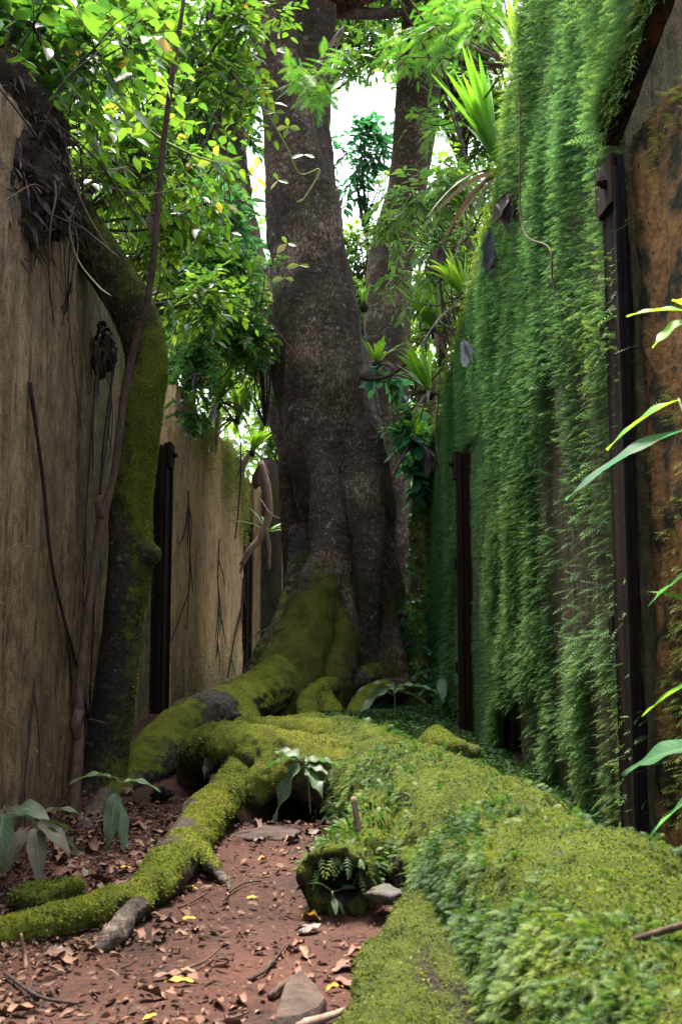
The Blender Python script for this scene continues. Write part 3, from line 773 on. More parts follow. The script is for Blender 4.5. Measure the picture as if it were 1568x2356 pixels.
bt3 = back_tree('tree', 'thin dark ivy covered trunk squeezed against the end of the moss wall',
    [[(985, 860, 10.9, 22), (972, 1050, 10.8, 22), (966, 1200, 10.8, 24), (968, 1350, 10.7, 26), (955, 1430, 10.6, 32), (962, 1500, 10.6, 28), (970, 1720, 10.5, 30)],
     [(1000, 1060, 11, 10), (993, 1250, 10.9, 12), (1000, 1450, 10.8, 14), (1010, 1720, 10.7, 16)]], M['bark_dark'], 23, vox=.016, moss=ivy_moss)

# ---- leaning tree
lt = thing('leaning_tree', 'crooked mossy tree rising from the left wall foot and bending onto its top', 'tree', U(240, 1790, 5.95))
def lean_moss(V, N):
    n = fbm(V * 3, 3, 44)
    right = np.clip(N[:, 0] + .15, -.3, 1)
    hi = np.clip((V[:, 2] - 1.35) / .4, 0, 1) * np.clip((2.85 - V[:, 2]) / .35, 0, 1)
    return .20 + .70 * hi * (right + .72) + .32 * right * (1 - hi) + (n - .5) * .5
o, V, N, Q, mo = limb_mesh('trunk', [
    [(225, 1860, 5.95, 55), (242, 1760, 5.95, 49), (264, 1600, 5.95, 49), (285, 1420, 5.95, 46), (300, 1290, 5.95, 48), (299, 1180, 5.95, 46), (312, 1050, 5.95, 48), (326, 920, 5.95, 50), (336, 830, 5.95, 48), (318, 735, 5.9, 53), (262, 640, 5.8, 55), (198, 545, 5.6, 55), (128, 440, 5.4, 55), (50, 330, 5.2, 55), (-60, 190, 5.0, 53)],
    [(300, 1270, 5.95, 39), (335, 1272, 5.9, 26), (360, 1280, 5.88, 18)]],
    .013, M['bark_dark'], lt, 0, 1, amp=.014, n=24, it=5, rings=.5, seed=31, mossfn=lean_moss)
TUFTS.append((lt, V, N, Q, np.clip(mo - .35, 0, 1), 14000, .014))

# ---- fallen log
fl = thing('fallen_log', 'huge fallen log under thick green moss and small ferns crossing the right foreground', 'log', U(1060, 2000, 3.9))
logc = [(680, 1765, 7.0, 70), (735, 1748, 6.5, 90), (812, 1776, 5.9, 112), (920, 1855, 4.95, 138), (1090, 1992, 3.95, 195), (1268, 2150, 3.2, 258), (1500, 2415, 2.45, 360), (1800, 2800, 1.8, 470), (2300, 3500, 1.2, 680)]
def log_moss(V, N):
    n = fbm(V * 3.2, 3, 91); return .62 + .5 * np.clip(N[:, 2] - .1, -.9, .6) + (n - .5) * .9
lo, LV_, LN_, LQ_, lmo = limb_mesh('trunk', [logc], .015, M['log_moss'], fl, 0, 1, amp=.05, n=36, it=4, rings=.4, seed=41, mossfn=log_moss, cush=.05)
# hollow stub
P, r = px([(905, 1850, 4.5, 60), (860, 1915, 4.1, 66), (815, 1972, 3.8, 72), (772, 2030, 3.55, 80)])
V, Fs = tube(P, r, 26, 8, .28, 7, False, 4); V2, F2 = tube(P[1:], np.array(r[1:]) * .70, 26, 8, .30, 8, False, 5)
rag = (fbm(np.stack([np.cos(np.arange(26) * .2417) * 2, np.sin(np.arange(26) * .2417) * 2, np.zeros(26)], -1) * 1.7, 3, 9) - .5)[:, None] * nrm(P[-1] - P[-2]) * .16
V[-26:] += rag; V2[-26:] += rag
m1 = MB(); m1.add(V, Fs); m1.add(V2, [F2[0][:, ::-1]])
e1 = len(V) - 26; e2 = len(V) + len(V2) - 26; k = np.arange(26)
Vall = np.vstack([V, V2]); m2 = MB(); m2.add(Vall, [Fs[0], F2[0][:, ::-1] + len(V), np.stack([e1 + k, e1 + (k + 1) % 26, e2 + (k + 1) % 26, e2 + k], 1)])
Vs_, Fq = m2.get(); Qs = np.vstack(Fq); Ns = vnorm(Vs_, Qs)
outm = np.concatenate([np.ones(len(V)), np.zeros(len(V2))]); outm[-26:] = .9
Ns[:len(V)] *= np.sign(np.einsum('ij,ij->i', Ns[:len(V)], V - np.repeat(V.reshape(-1, 26, 3).mean(1), 26, 0)).mean())
sb = mk('branch_stub', Vs_, Qs, M['log_moss'], fl, True, moss=outm * (.55 + .6 * np.clip(Ns[:, 2], -.7, 1)))
sb['label'] = 'hollow broken branch stub with a mossy rim'
# lower side root under the log
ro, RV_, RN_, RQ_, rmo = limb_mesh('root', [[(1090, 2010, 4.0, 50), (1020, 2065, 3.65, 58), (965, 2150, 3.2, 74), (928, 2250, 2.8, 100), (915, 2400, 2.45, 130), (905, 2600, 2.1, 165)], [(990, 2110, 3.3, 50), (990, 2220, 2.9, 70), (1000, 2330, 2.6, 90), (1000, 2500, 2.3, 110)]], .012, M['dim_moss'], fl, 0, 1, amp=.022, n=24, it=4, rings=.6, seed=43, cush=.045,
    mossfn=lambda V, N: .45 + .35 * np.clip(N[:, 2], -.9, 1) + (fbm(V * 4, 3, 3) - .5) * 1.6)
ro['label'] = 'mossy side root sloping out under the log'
# ================================================================== moss and ferns
def tuft_part(parent, V, N, Q, wgt, n, size, name='moss', mat=None):
    P, Nn = scatter(V, N, Q, n, wgt)
    D = nrm(Nn + R.normal(0, .85, (n, 3))); Un = nrm(np.cross(D, R.normal(0, 1, (n, 3))))
    L = size * R.uniform(.5, 1.5, n)
    Vv, Qv = ribbon(P - Nn * .003, D, Un, L, L * .42, 'lance', 2, .25, .2)
    rn = np.clip(fbm(P * 5, 3, 8) * 1.7 - .45 + R.normal(0, .16, n), 0, 1)
    o = mk(name, Vv, Qv, mat or MT, parent, True, rnd=rep(rn, 9))
    o['kind'] = 'stuff'; return o
for (par, V, N, Q, wg, n, size) in TUFTS: tuft_part(par, V, N, Q, wg, n, size)

def frond_obj(name, mat, parent, P, D, Un, L, W, rn, nl=6, droop=.25, lw=.34):
    V, T, m = fronds(P, D, Un, L, W, nl, droop, lw)
    return mk(name, V, T, mat, parent, False, rnd=frep(rn, nl))

# short moss over the log and side root
wl = np.clip(lmo - .25, 0, 1) * (LV_[:, 1] > 1.5) * (LV_[:, 1] < 7.2)
near = np.clip(3.2 / np.maximum(LV_[:, 1], 1), .35, 1.4) ** 1.5
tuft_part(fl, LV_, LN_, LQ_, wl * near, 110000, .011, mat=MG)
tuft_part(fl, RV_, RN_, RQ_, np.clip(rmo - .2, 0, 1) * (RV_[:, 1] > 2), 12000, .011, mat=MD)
sel = Qs[(outm[Qs] > .5).all(1)]; seo = Qs[(outm[Qs] > .95).all(1)]
tuft_part(fl, Vs_, Ns, sel, np.clip(.5 + Ns[:, 2], .25, 1), 7000, .010)
# moss and small ferns over the bank between log, tree and right wall
n = 36000; x = R.uniform(-.75, 1.25, n); y = R.uniform(5.6, 10.2, n); x = np.where(y < 6.6, np.abs(x) * .6 + .35, x)
xr = R.uniform(.75, 1.5, 14000); yr = R.uniform(2.6, 6.6, 14000); x = np.concatenate([x, xr]); y = np.concatenate([y, yr])
n = len(x); ok = (x < RX(y) - .01) & (R.random(n) < np.clip((fbm(np.stack([x * 3, y * 3, y * 0], -1), 3, 15) - .22) * 6, 0, 1)); x, y = x[ok], y[ok]; n = len(x)
P = np.stack([x, y, gz(x, y)], -1); D = nrm(R.normal(0, .6, (n, 3)) + np.array([0, 0, 1.])); L = R.uniform(.02, .065, n)
V, T, mm = fronds(P, D, nrm(np.array([0, -.5, 1.]) + R.normal(0, .4, (n, 3))), L, L * .4, 4, .4, .6)
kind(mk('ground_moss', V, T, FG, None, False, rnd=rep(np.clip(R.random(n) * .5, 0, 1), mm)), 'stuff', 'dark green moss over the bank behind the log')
# ferns on the log: left flank, ridge on the right, patches between
def logfern(n, wgt, L0, name='fern'):
    P, Nn = scatter(LV_, LN_, LQ_, n, wgt)
    D = nrm(Nn * .7 + R.normal(0, .62, (n, 3)) + np.array([-.25, -.2, .05]))
    Un = nrm(np.array([0, 0, 1.]) + R.normal(0, .4, (n, 3)))
    L = L0 * R.uniform(.35, 1.4, n)
    rn = np.clip(fbm(P * 4, 3, 18) * 1.6 - .3 + R.normal(0, .15, n), 0, 1)
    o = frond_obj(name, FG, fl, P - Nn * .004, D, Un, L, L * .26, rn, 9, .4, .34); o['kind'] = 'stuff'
nz = .55 * fbm(LV_ * 3.0, 3, 29) + .45 * fbm(LV_ * 11.0, 3, 30)
x_rel = LN_[:, 0]
wf = np.clip((nz - .42) * 4, 0, 1) * (1 - .6 * np.clip(LN_[:, 2] - .5, 0, .5) / .5) * np.clip(LN_[:, 2] + .55, 0, 1) * (LV_[:, 1] > 1.5) * (LV_[:, 1] < 6.8)
wf = wf * np.where(LV_[:, 1] < 4.9, 1, .25) * near
logfern(17000, wf * np.clip(.35 - x_rel, .12, 1.2) * 1.4, .042)
logfern(2400, wf * np.clip(x_rel - .1, 0, 1) * np.clip(LN_[:, 2] + .2, 0, 1), .055)
logfern(700, (LV_[:, 1] > 5) * (LV_[:, 1] < 7) * np.clip(x_rel, 0, 1), .085)
n = 420; P, Nn = scatter(Vs_, Ns, seo, n, np.clip(.5 + Ns[:, 2], .02, 1))
o = frond_obj('fern', FG, fl, P, nrm(Nn + R.normal(0, .4, (n, 3)) + np.array([-.3, -.2, .2])), nrm(np.array([0, 0, 1.]) + R.normal(0, .3, (n, 3))), .042 * R.uniform(.5, 1.5, n), .012, R.random(n), 6, .4, .6); o['kind'] = 'stuff'

# fringe drooping over the stub mouth
n = 20; a_ = R.uniform(.2, 2.9, n); ax = nrm(P[-1] * 0 + (U(772, 2030, 3.55) - U(815, 1972, 3.8))); sx = nrm(np.cross(ax, [0, 0, 1.])); ux = np.cross(sx, ax)
rim = U(772, 2030, 3.55) + (sx * np.cos(a_)[:, None] + ux * np.sin(a_)[:, None]) * .095 * R.uniform(.75, 1.1, n)[:, None]
L = R.uniform(.02, .06, n); V, T, mm = fronds(rim, nrm(ax * .8 + R.normal(0, .45, (n, 3)) - np.array([0, 0, .5])), nrm(ux + R.normal(0, .3, (n, 3))), L, L * .3, 6, .6, .5)
mk('fern', V, T, FG, fl, False, rnd=frep(R.random(n), 6))['kind'] = 'stuff'
# ---- moss curtain on the right wall
def wall_moss(n, keep, y0, y1, z0, z1fn, L0, name, label, mat, seed, xoff=0.0, drp=.28):
    y = R.uniform(y0, y1, n * 4); z1 = z1fn(y); z = z0 + (z1 - z0) * R.random(n * 4)
    k = keep(y, z); ok = R.random(n * 4) < k; y, z = y[ok][:n], z[ok][:n]; m = len(y)
    # clumps hang in vertical rows: snap towards row centres
    row = (vn(np.stack([y * 9, z * 1.2, y * 0], -1), seed) - .5) * .03
    P = np.stack([RX(y) + xoff - .012 + row * .4, y + row, z], -1)
    D = nrm(np.stack([np.full(m, -1.0), R.normal(-.35, .45, m), R.normal(.12, .3, m)], -1))
    Un = nrm(np.stack([R.normal(0, .25, m) - .2, R.normal(0, .25, m), np.ones(m)], -1))
    big = fbm(np.stack([y * 3.3, z * 1.6, y * 0], -1), 3, seed + 2)
    L = L0 * (.35 + 1.25 * big) * R.uniform(.55, 1.3, m)
    L = L * np.where((y > 7.75) & (y < 8.7) & (z < 2.55), .38 + .5 * np.abs(y - 8.6), 1) * np.where((y > 6.55) & (y < 6.97) & (z < .55), .35, 1)
    hue = fbm(np.stack([y * 1.2, z * .8, y * 0], -1), 3, seed + 4)
    rn = np.clip(.08 + (hue - .5) * .9 + (6.8 - y) * .10 + R.normal(0, .16, m), 0, 1)
    V, T, mm = fronds(P, D, Un, L, L * R.uniform(.15, .28, m), 8, drp * R.uniform(.4, 2.4, m), .24)
    o = mk(name, V, T, mat, None, False, rnd=frep(rn, 8, .6)); return kind(o, 'stuff', label)

def keep_r(y, z):
    st = fbm(np.stack([y * 6.5, z * .55, y * 0], -1), 4, 71)
    st = .6 * st + .4 * fbm(np.stack([y * 3, z * 2.2, y * 0], -1), 3, 72)
    k = np.clip((st - .30 - .17 * np.clip((6.6 - y) / 1.2, 0, 1) * np.clip((3.4 - z) / 1.2, 0, 1)) * 7, 0, 1)
    bare = np.exp(-((y - 5.45) / .8) ** 2 - ((z - 1.25) / .8) ** 2) * 1.05      # bare concrete by the post
    bare2 = np.exp(-((y - 9.6) / .8) ** 2 - ((z - .75) / .7) ** 2) * .85
    low = 1.3 * np.clip((.95 - z) / .4, 0, 1) * np.clip((8.5 - y), 0, 1)
    k = k * np.clip(1 - np.maximum(bare, bare2) + low, .03, 1)
    k = k * (np.abs(y - 8.6) > .10 + .05 * (vn(np.stack([z * 6, z * 0, z * 0], -1), 3))) + .02
    k = np.where((y > HY[0]) & (y < HY[1]) & (z < HZ[1] - .05), 0, k)
    k = np.where((np.abs(y - 8.6) < .12) & (z > 2.5), 1, k)
    up = np.clip((z - 2.6) / .8, 0, 1)
    k = np.maximum(k, up * np.clip((st - .2) * 6, 0, 1))
    return np.clip(k, 0, 1) * np.where(y > 4.82 - .25 * (z > 3.35), 1, .12) 
wall_moss(100000, keep_r, 4.5, 11.15, -.05, lambda y: rtop(y) + .02, .088, 'hanging_moss', 'curtain of feathery green moss hanging over the right wall', FW, 81)
# overhang above the rail
wall_moss(7000, lambda y, z: ((z > 3.36 + (4.66 - y) * .62 + .04) * 1.0), 3.0, 4.7, 3.3, lambda y: 0 * y + 4.9, .11, 'hanging_moss', 'shaggy fringe of moss spilling above the dark iron rail', FW, 83, -.11)
# ragged moss and sprigs along the iron rail
n = 1500; t_ = R.random(n); a_, b_ = U(1408, 318, 4.66), U(1535, -20, 4.05); P = a_ + (b_ - a_) * (t_[:, None] * 1.6) + R.normal(0, .012, (n, 3)) + np.array([-.05, 0, .06])
P[:, 2] -= (R.random(n) < .25) * R.uniform(.05, .13, n)
L = R.uniform(.03, .10, n); V, T, mm = fronds(P, nrm(np.stack([R.normal(-.8, .3, n), R.normal(-.3, .5, n), R.normal(-.1, .4, n)], -1)), nrm(np.array([0, 0, 1.]) + R.normal(0, .3, (n, 3))), L, L * .26, 6, .6, .4)
kind(mk('rail_moss', V, T, FW, None, False, rnd=frep(np.clip(R.random(n), .3, 1), 6, .4)), 'stuff', 'ragged moss growing over the upper edge of the iron rail')
# crest fronds along the wall top
n = 5200; y = R.uniform(5.6, 11.1, n); zt = rtop(y)
P = np.stack([RX(y) + R.uniform(-.03, .25, n), y, zt + R.normal(-.02, .04, n)], -1)
D = nrm(np.stack([R.normal(-.8, .4, n), R.normal(-.1, .4, n), R.uniform(.0, .9, n)], -1))
L = .13 * R.uniform(.5, 1.3, n)
V, T, mm = fronds(P, D, nrm(np.array([0, 0, 1.]) + R.normal(0, .3, (n, 3))), L, L * .25, 6, .5)
kind(mk('crest_moss', V, T, FY, None, False, rnd=rep(R.random(n) * .8, mm)), 'stuff', 'paler moss fringe along the sloping top of the right wall')
# sprigs on the orange rock
n = 2600; y = R.uniform(3.3, 4.6, n); z = R.uniform(.1, 3.4, n); ok = fbm(np.stack([y * 3, z * 2, y * 0], -1), 3, 5) > .5; y, z = y[ok], z[ok]; n = len(y)
P = np.stack([RX(y) + .07, y, z], -1); D = nrm(np.stack([R.normal(-1, .2, n), R.normal(-.4, .5, n), R.normal(.1, .3, n)], -1)); L = R.uniform(.03, .10, n)
V, T, mm = fronds(P, D, nrm(np.array([0, 0, 1.]) + R.normal(0, .3, (n, 3))), L, L * .22, 7, .35)
kind(mk('rock_sprigs', V, T, FY, None, False, rnd=rep(R.random(n), mm)), 'stuff', 'scattered yellow green sprigs growing on the orange rock')
# moss on the tan panel and near wall
def left_moss(n, A, B, keep, z0, z1, L0, mat, name, label, outx, seed):
    s = R.random(n * 5); z = R.uniform(z0, z1, n * 5); A, B = np.array(A), np.array(B)
    xy = A + (B - A) * s[:, None]
    ok = R.random(n * 5) < keep(xy[:, 1], z); xy, z = xy[ok][:n], z[ok][:n]; m = len(z)
    P = np.stack([xy[:, 0] + .012, xy[:, 1], z], -1)
    D = nrm(np.stack([np.full(m, outx), R.normal(-.35, .4, m), R.normal(0, .25, m)], -1))
    L = L0 * R.uniform(.5, 1.4, m)
    V, T, mm = fronds(P, D, nrm(np.array([0, 0, 1.]) + R.normal(0, .3, (m, 3))), L, L * .24, 5, .3)
    kind(mk(name, V, T, mat, None, False, rnd=rep(R.random(m), mm)), 'stuff', label)
stk = lambda y, z, s, f=6: fbm(np.stack([y * f, z * .7, y * 0], -1), 4, s)
left_moss(9000, L2A, L2B, lambda y, z: np.clip((stk(y, z, 7) - .40) * 6, 0, 1) * np.clip((z - 1.9 - (14.2 - y) * .22) / .9, 0, 1) + .004, .2, 3.36, .085, FY, 'wall_moss', 'yellow green moss fringe on the upper tan panel', 1, 1)
left_moss(1500, LA, LB, lambda y, z: np.clip((stk(y, z, 8, 9) - .50) * 5, 0, 1) * .5 * (y > 3.6), .1, 3.0, .035, FY, 'wall_moss', 'sparse tiny moss sprigs dotted over the near left wall', 1, 2)
left_moss(2600, L2A, L2B, lambda y, z: np.clip((.75 - z) / .5, 0, 1) * np.clip((stk(y, z, 9) - .35) * 4, 0, 1), 0, .8, .05, FG, 'wall_moss', 'low green moss along the foot of the tan panel', 1, 3)
# moss on the post flanks: tufts on the ivy trunk
def ivy(parent, cols, n, mat, L0, name):
    P0, r0 = px(cols); Q = cat_spline(np.hstack([P0, np.array(r0)[:, None]]), 12)
    k = R.integers(0, len(Q), n); a = R.uniform(-math.pi, math.pi, n)
    Nn = np.stack([np.cos(a), -np.abs(np.sin(a)), R.normal(0, .3, n)], -1)
    P = Q[k, :3] + Nn * Q[k, 3:4] * 1.02 + np.stack([0 * a, 0 * a, R.normal(0, .08, n)], -1)
    D = nrm(Nn + R.normal(0, .5, (n, 3)) - np.array([0, 0, .4])); L = L0 * R.uniform(.6, 1.4, n)
    V, F_ = ribbon(P, D, Nn + R.normal(0, .3, (n, 3)), L, L * .8, 'ovate', 3, .1, .12)
    mk(name, V, F_, mat, parent, True, rnd=rep(R.random(n) * .8, 12))
ivy(bt3, [(972, 1050, 10.8, 24), (968, 1350, 10.7, 28), (955, 1430, 10.6, 40), (965, 1500, 10.6, 36), (972, 1700, 10.5, 30)], 700, LC, .05, 'ivy')
# ================================================================== foliage
def spray(center, radii, ntw, tw, per, hubs=None):
    """twigs in an ellipsoid -> list of (points) and leaf frames"""
    c = np.array(center); rad = np.array(radii)
    nh = hubs or max(3, ntw // 9)
    H = R.normal(0, 1, (nh, 3)); H = c + nrm(H) * rad * (R.random((nh, 1)) ** .5) * .75
    tws = []; LP, LD, LU = [], [], []
    for k in range(ntw):
        h = H[k % nh]; d = nrm(R.normal(0, 1, 3) + (h - c) / rad * .8 + np.array([0, 0, .15])); ln = tw * R.uniform(.5, 1.2)
        p = [h + d * ln * t + np.array([0, 0, -1]) * ln * .35 * t * t for t in (0, .5, 1)]
        tws.append(p)
        for j in range(per):
            t = .15 + .85 * (j + .5) / per
            q = h + d * ln * t - np.array([0, 0, 1.]) * ln * .35 * t * t
            s = nrm(np.cross(d, [0, 0, 1.]) + 1e-6) * (1 if j % 2 else -1)
            LP.append(q); LD.append(nrm(d * .6 + s * .9 + R.normal(0, .25, 3) + np.array([0, 0, -.25])))
            LU.append(nrm(np.array([0, 0, 1.]) + R.normal(0, .45, 3)))
    return H, tws, np.array(LP), np.array(LD), np.array(LU)

TH = .95
def bush(name, label, cat, ells, leaf, mat, stem=None, base=None, group=None, ns=4, hue=(0, 1), prof='ovate', tri=False, fold=.13, droop=.18, parts=('foliage', 'stem')):
    """ells: [(u, v, depth, rx, ry, rz, twigs, twig length, leaves per twig)], leaf = (length, width/length)"""
    e0 = ells[0]; b = base if base is not None else U(e0[0], e0[1], e0[2]) - np.array([0, 0, e0[5]])
    t = thing(name, label, cat, b, group); sm = MB(); A = []
    for e in ells:
        c = U(e[0], e[1], e[2]); H, tws, P, D, Un = spray(c, e[3:6], int(e[6] * TH), e[7], e[8])
        for h in H[:40]:
            mid = (b + h) / 2 + R.normal(0, .08, 3)
            V, Fs = tube([b, mid, h], [.012, .009, .005], 5, 4); sm.add(V, Fs)
        for p in tws:
            V, Fs = tube(p, [.004, .003, .0015], 3, 2, cap=False); sm.add(V, Fs)
        A.append((P, D, Un))
    P, D, Un = [np.concatenate(x) for x in zip(*A)]
    if tri:
        S = nrm(np.cross(D, Un)); P = np.concatenate([P + D * .03] * 3); D = np.concatenate([D, nrm(D * .4 + S), nrm(D * .4 - S)]); Un = np.concatenate([Un] * 3)
    n = len(P); L = leaf[0] * R.uniform(.6, 1.25, n)
    V, Q = ribbon(P, D, Un, L, L * leaf[1] * R.uniform(.85, 1.15, n), prof, ns, droop, fold)
    cl = fbm(P * 1.5, 2, 3)
    rn = np.clip(hue[0] + (hue[1] - hue[0]) * (.5 * R.random(n) + .6 * (cl - .5) + .22), 0, 1)
    rn = np.where(R.random(n) < .008, 1.0, rn)
    mk(parts[0], V, Q, mat, t, True, rnd=rep(rn, 3 * (ns + 1)))
    sm.mk(parts[1], stem or M['twig_dark'], t)
    return t

# ---- climbers and shrubs on the left wall, near to far
bush('climbing_shrub', 'nearest broad leaved climber darkening the upper left corner', 'shrub',
     [(30, 30, 4.6, .6, .5, .34, 100, .42, 7), (190, 120, 4.9, .45, .45, .34, 66, .42, 7), (20, 180, 4.4, .3, .3, .2, 22, .3, 6), (-20, -30, 5.4, .6, .6, .4, 70, .42, 7)], (.105, .5), LV, base=U(-60, 330, 4.4), hue=(-.1, .75), ns=5)
bush('climbing_shrub', 'bright green climber trailing over the top of the leaning tree', 'shrub',
     [(330, 250, 5.9, .55, .5, .5, 85, .42, 7), (240, 390, 5.7, .38, .4, .3, 50, .38, 7), (400, 420, 6.6, .4, .4, .4, 60, .38, 7)], (.095, .5), LV, base=U(150, 520, 5.6), hue=(0, .8), ns=5)
bush('climbing_shrub', 'leafy climber hanging down behind the crook of the leaning tree', 'shrub',
     [(370, 560, 7.2, .42, .5, .42, 80, .36, 7), (420, 690, 8.0, .40, .5, .36, 80, .36, 7), (330, 470, 6.8, .3, .3, .3, 36, .34, 7)], (.09, .5), LV, base=U(300, 700, 7.6), hue=(.0, .9), ns=4)
bush('climbing_shrub', 'pale glinting climber massed over the top of the tan panel', 'shrub',
     [(470, 640, 9.6, .5, .6, .42, 120, .36, 8), (500, 760, 10.4, .5, .6, .36, 120, .36, 8), (430, 800, 9.8, .3, .4, .34, 60, .34, 7), (555, 700, 11, .32, .4, .45, 80, .34, 8)], (.085, .52), LM, base=U(430, 900, 10.4), hue=(.0, .9), ns=4, tri=True)
bush('climbing_shrub', 'few dark green leaves dangling over the face of the tan panel', 'shrub',
     [(440, 930, 9.4, .15, .1, .24, 16, .26, 6), (455, 890, 9.5, .22, .1, .16, 14, .26, 6)], (.095, .55), LV, base=U(450, 860, 9.6), hue=(-.1, .5), ns=5)
bush('shrub', 'bluish long leaved shrub beside the slim left trunk', 'shrub',
     [(520, 490, 11.6, .30, .4, .5, 42, .40, 8), (545, 600, 11.8, .24, .4, .3, 24, .36, 8)], (.19, .30), LC, base=U(540, 800, 12), hue=(.4, 1.2), ns=5, prof='lance')
bush('climbing_shrub', 'small leaved climber winding up the gap left of the giant trunk', 'shrub',
     [(590, 640, 10.4, .18, .2, .42, 22, .32, 7), (600, 780, 10.5, .16, .2, .34, 18, .3, 7), (585, 860, 11, .18, .3, .3, 18, .3, 7)], (.09, .6), LM, base=U(610, 980, 11), hue=(.2, 1), ns=4)
bush('climbing_shrub', 'sunlit climber crossing the top edge above the thin sapling', 'shrub',
     [(470, 60, 7.6, .6, .5, .36, 90, .42, 7), (590, 10, 8.2, .28, .4, .2, 22, .36, 6), (500, 230, 7.8, .42, .5, .4, 70, .4, 7), (300, 30, 7.0, .5, .5, .3, 60, .4, 7)], (.105, .48), LV, base=U(360, 520, 8), hue=(.0, .75), ns=5)

def crown_tree(label, u, vbase, d, trunk_r, ells, leaf, mat, hue=(0, 1), ns=2, bend=0.0):
    b = U(u, vbase, d); b[2] = -.1
    top = U(ells[0][0], ells[0][1], ells[0][2])
    t = thing('tree', label, 'tree', b, 'trees closing the view behind the passage')
    tm = MB(); mid = (b + top) / 2 + np.array([bend, 0, 0])
    V, Fs = tube([b, mid, top], [trunk_r, trunk_r * .8, trunk_r * .3], 10, 6, .1); tm.add(V, Fs)
    A = []
    for e in ells:
        c = U(e[0], e[1], e[2]); H, tws, P, D, Un = spray(c, e[3:6], int(e[6] * .85), e[7], e[8], max(4, e[6] // 10))
        for h in H:
            s = mid + (top - mid) * R.uniform(.55, 1.0)
            V, Fs = tube([s, (s + h) / 2 + R.normal(0, .15, 3), h], [trunk_r * .3, trunk_r * .18, .012], 5, 3); tm.add(V, Fs)
        for p in tws:
            V, Fs = tube(p, [.012, .008, .004], 3, 1, cap=False); tm.add(V, Fs)
        A.append((P, D, Un))
    P, D, Un = [np.concatenate(x) for x in zip(*A)]; n = len(P)
    L = leaf[0] * R.uniform(.6, 1.3, n)
    V, Q = ribbon(P, D, Un, L, L * leaf[1], 'ovate', ns, .15, .12)
    cl = fbm(P * .9, 3, 13)
    rn = np.clip(hue[0] + (hue[1] - hue[0]) * (.45 * R.random(n) + 1.0 * (cl - .5) + .28), 0, 1)
    mk('crown', V, Q, mat, t, True, rnd=rep(rn, 3 * (ns + 1)))
    tm.mk('trunk', M['bark_dark'], t)
    return t
CT = crown_tree
CT('bright crowned tree high in the left background above the climbers', 180, 1500, 14, .16, [(160, 230, 14, 2.0, 1.2, 1.7, 300, .7, 9), (330, 60, 15, 1.6, 1.2, 1.2, 200, .7, 9)], (.17, .5), LT, (.0, .9), 3)
CT('tree with thin crown glittering against the sky left of the slim trunk', 440, 1500, 18, .16, [(430, 260, 18, 1.5, 1.2, 2.0, 260, .7, 8), (480, 480, 17, .9, 1, 1.0, 130, .6, 8), (520, 40, 18, 1.2, 1, 1.4, 180, .7, 8)], (.17, .5), LT, (.0, .95), 2)
CT('bushy low tree behind the tan panel and its climbers', 380, 1400, 17, .14, [(400, 620, 17, 1.5, 1.2, 1.2, 260, .7, 9), (250, 500, 16, 1.6, 1, 1.2, 240, .7, 9), (560, 820, 17, .9, .8, 1.2, 170, .6, 9)], (.17, .5), LT, (.1, 1.0), 2)
CT('tree whose crown tops the picture between the giant stems and sky gap', 700, 1400, 20, .16, [(700, -60, 21, 1.2, .8, 1.2, 120, .7, 8), (830, 10, 20, 1.0, 1.0, 1.1, 330, .7, 9), (870, 110, 20, .6, .8, .5, 130, .6, 8), (790, 150, 19.5, .35, .5, .3, 40, .5, 8)], (.17, .42), LT, (.1, 1.0), 2)
CT('dark twiggy tree silhouetted in the sky gap right of the giant trunk', 905, 1450, 17, .06, [(830, 330, 17, .55, .5, .7, 60, .5, 8), (870, 300, 17.3, .3, .3, .3, 12, .45, 8), (800, 420, 17, .3, .4, .4, 16, .45, 8)], (.19, .38), LC, (-.3, .3), 3)
CT('light green small tree filling the gap below the sky window', 835, 1450, 18, .10, [(845, 600, 18, .75, .7, 1.0, 170, .6, 9), (820, 700, 17.5, .6, .6, .7, 110, .55, 9)], (.17, .42), LT, (.25, 1.0), 2)
CT('tall tree with dense crown at upper right behind the strap leaves', 1080, 1400, 17, .18, [(1060, 70, 17, 1.3, 1.2, 1.4, 420, .7, 9), (1150, 250, 16, 1.0, 1, 1.2, 220, .65, 9), (990, 200, 18, .8, .8, 1.0, 130, .65, 8)], (.16, .46), LT, (.05, .95), 2)
CT('pale sunlit tree behind the right trunk and shrubs', 1010, 1400, 15, .12, [(1020, 480, 15.5, 1.0, 1.0, 1.0, 220, .6, 9), (1000, 720, 15, .8, .8, 1.0, 180, .6, 9), (1100, 600, 14.5, .7, .8, 1.2, 150, .6, 9)], (.15, .42), LT, (.25, 1.0), 2)
CT('low bush of bright leaves seen through the slit beside the giant trunk', 650, 1500, 18, .08, [(650, 960, 18, .8, .8, 1.1, 230, .5, 9), (670, 1150, 17, .5, .5, .8, 120, .45, 9), (640, 740, 18, .5, .6, .8, 90, .5, 9)], (.17, .42), LT, (.3, 1.0), 2)
CT('shadowy bush behind the right foot of the giant tree', 960, 1500, 14, .08, [(960, 1000, 14, .5, .5, .8, 130, .45, 8), (930, 850, 14.5, .5, .5, .7, 100, .45, 8)], (.16, .4), LT, (-.1, .7), 2)
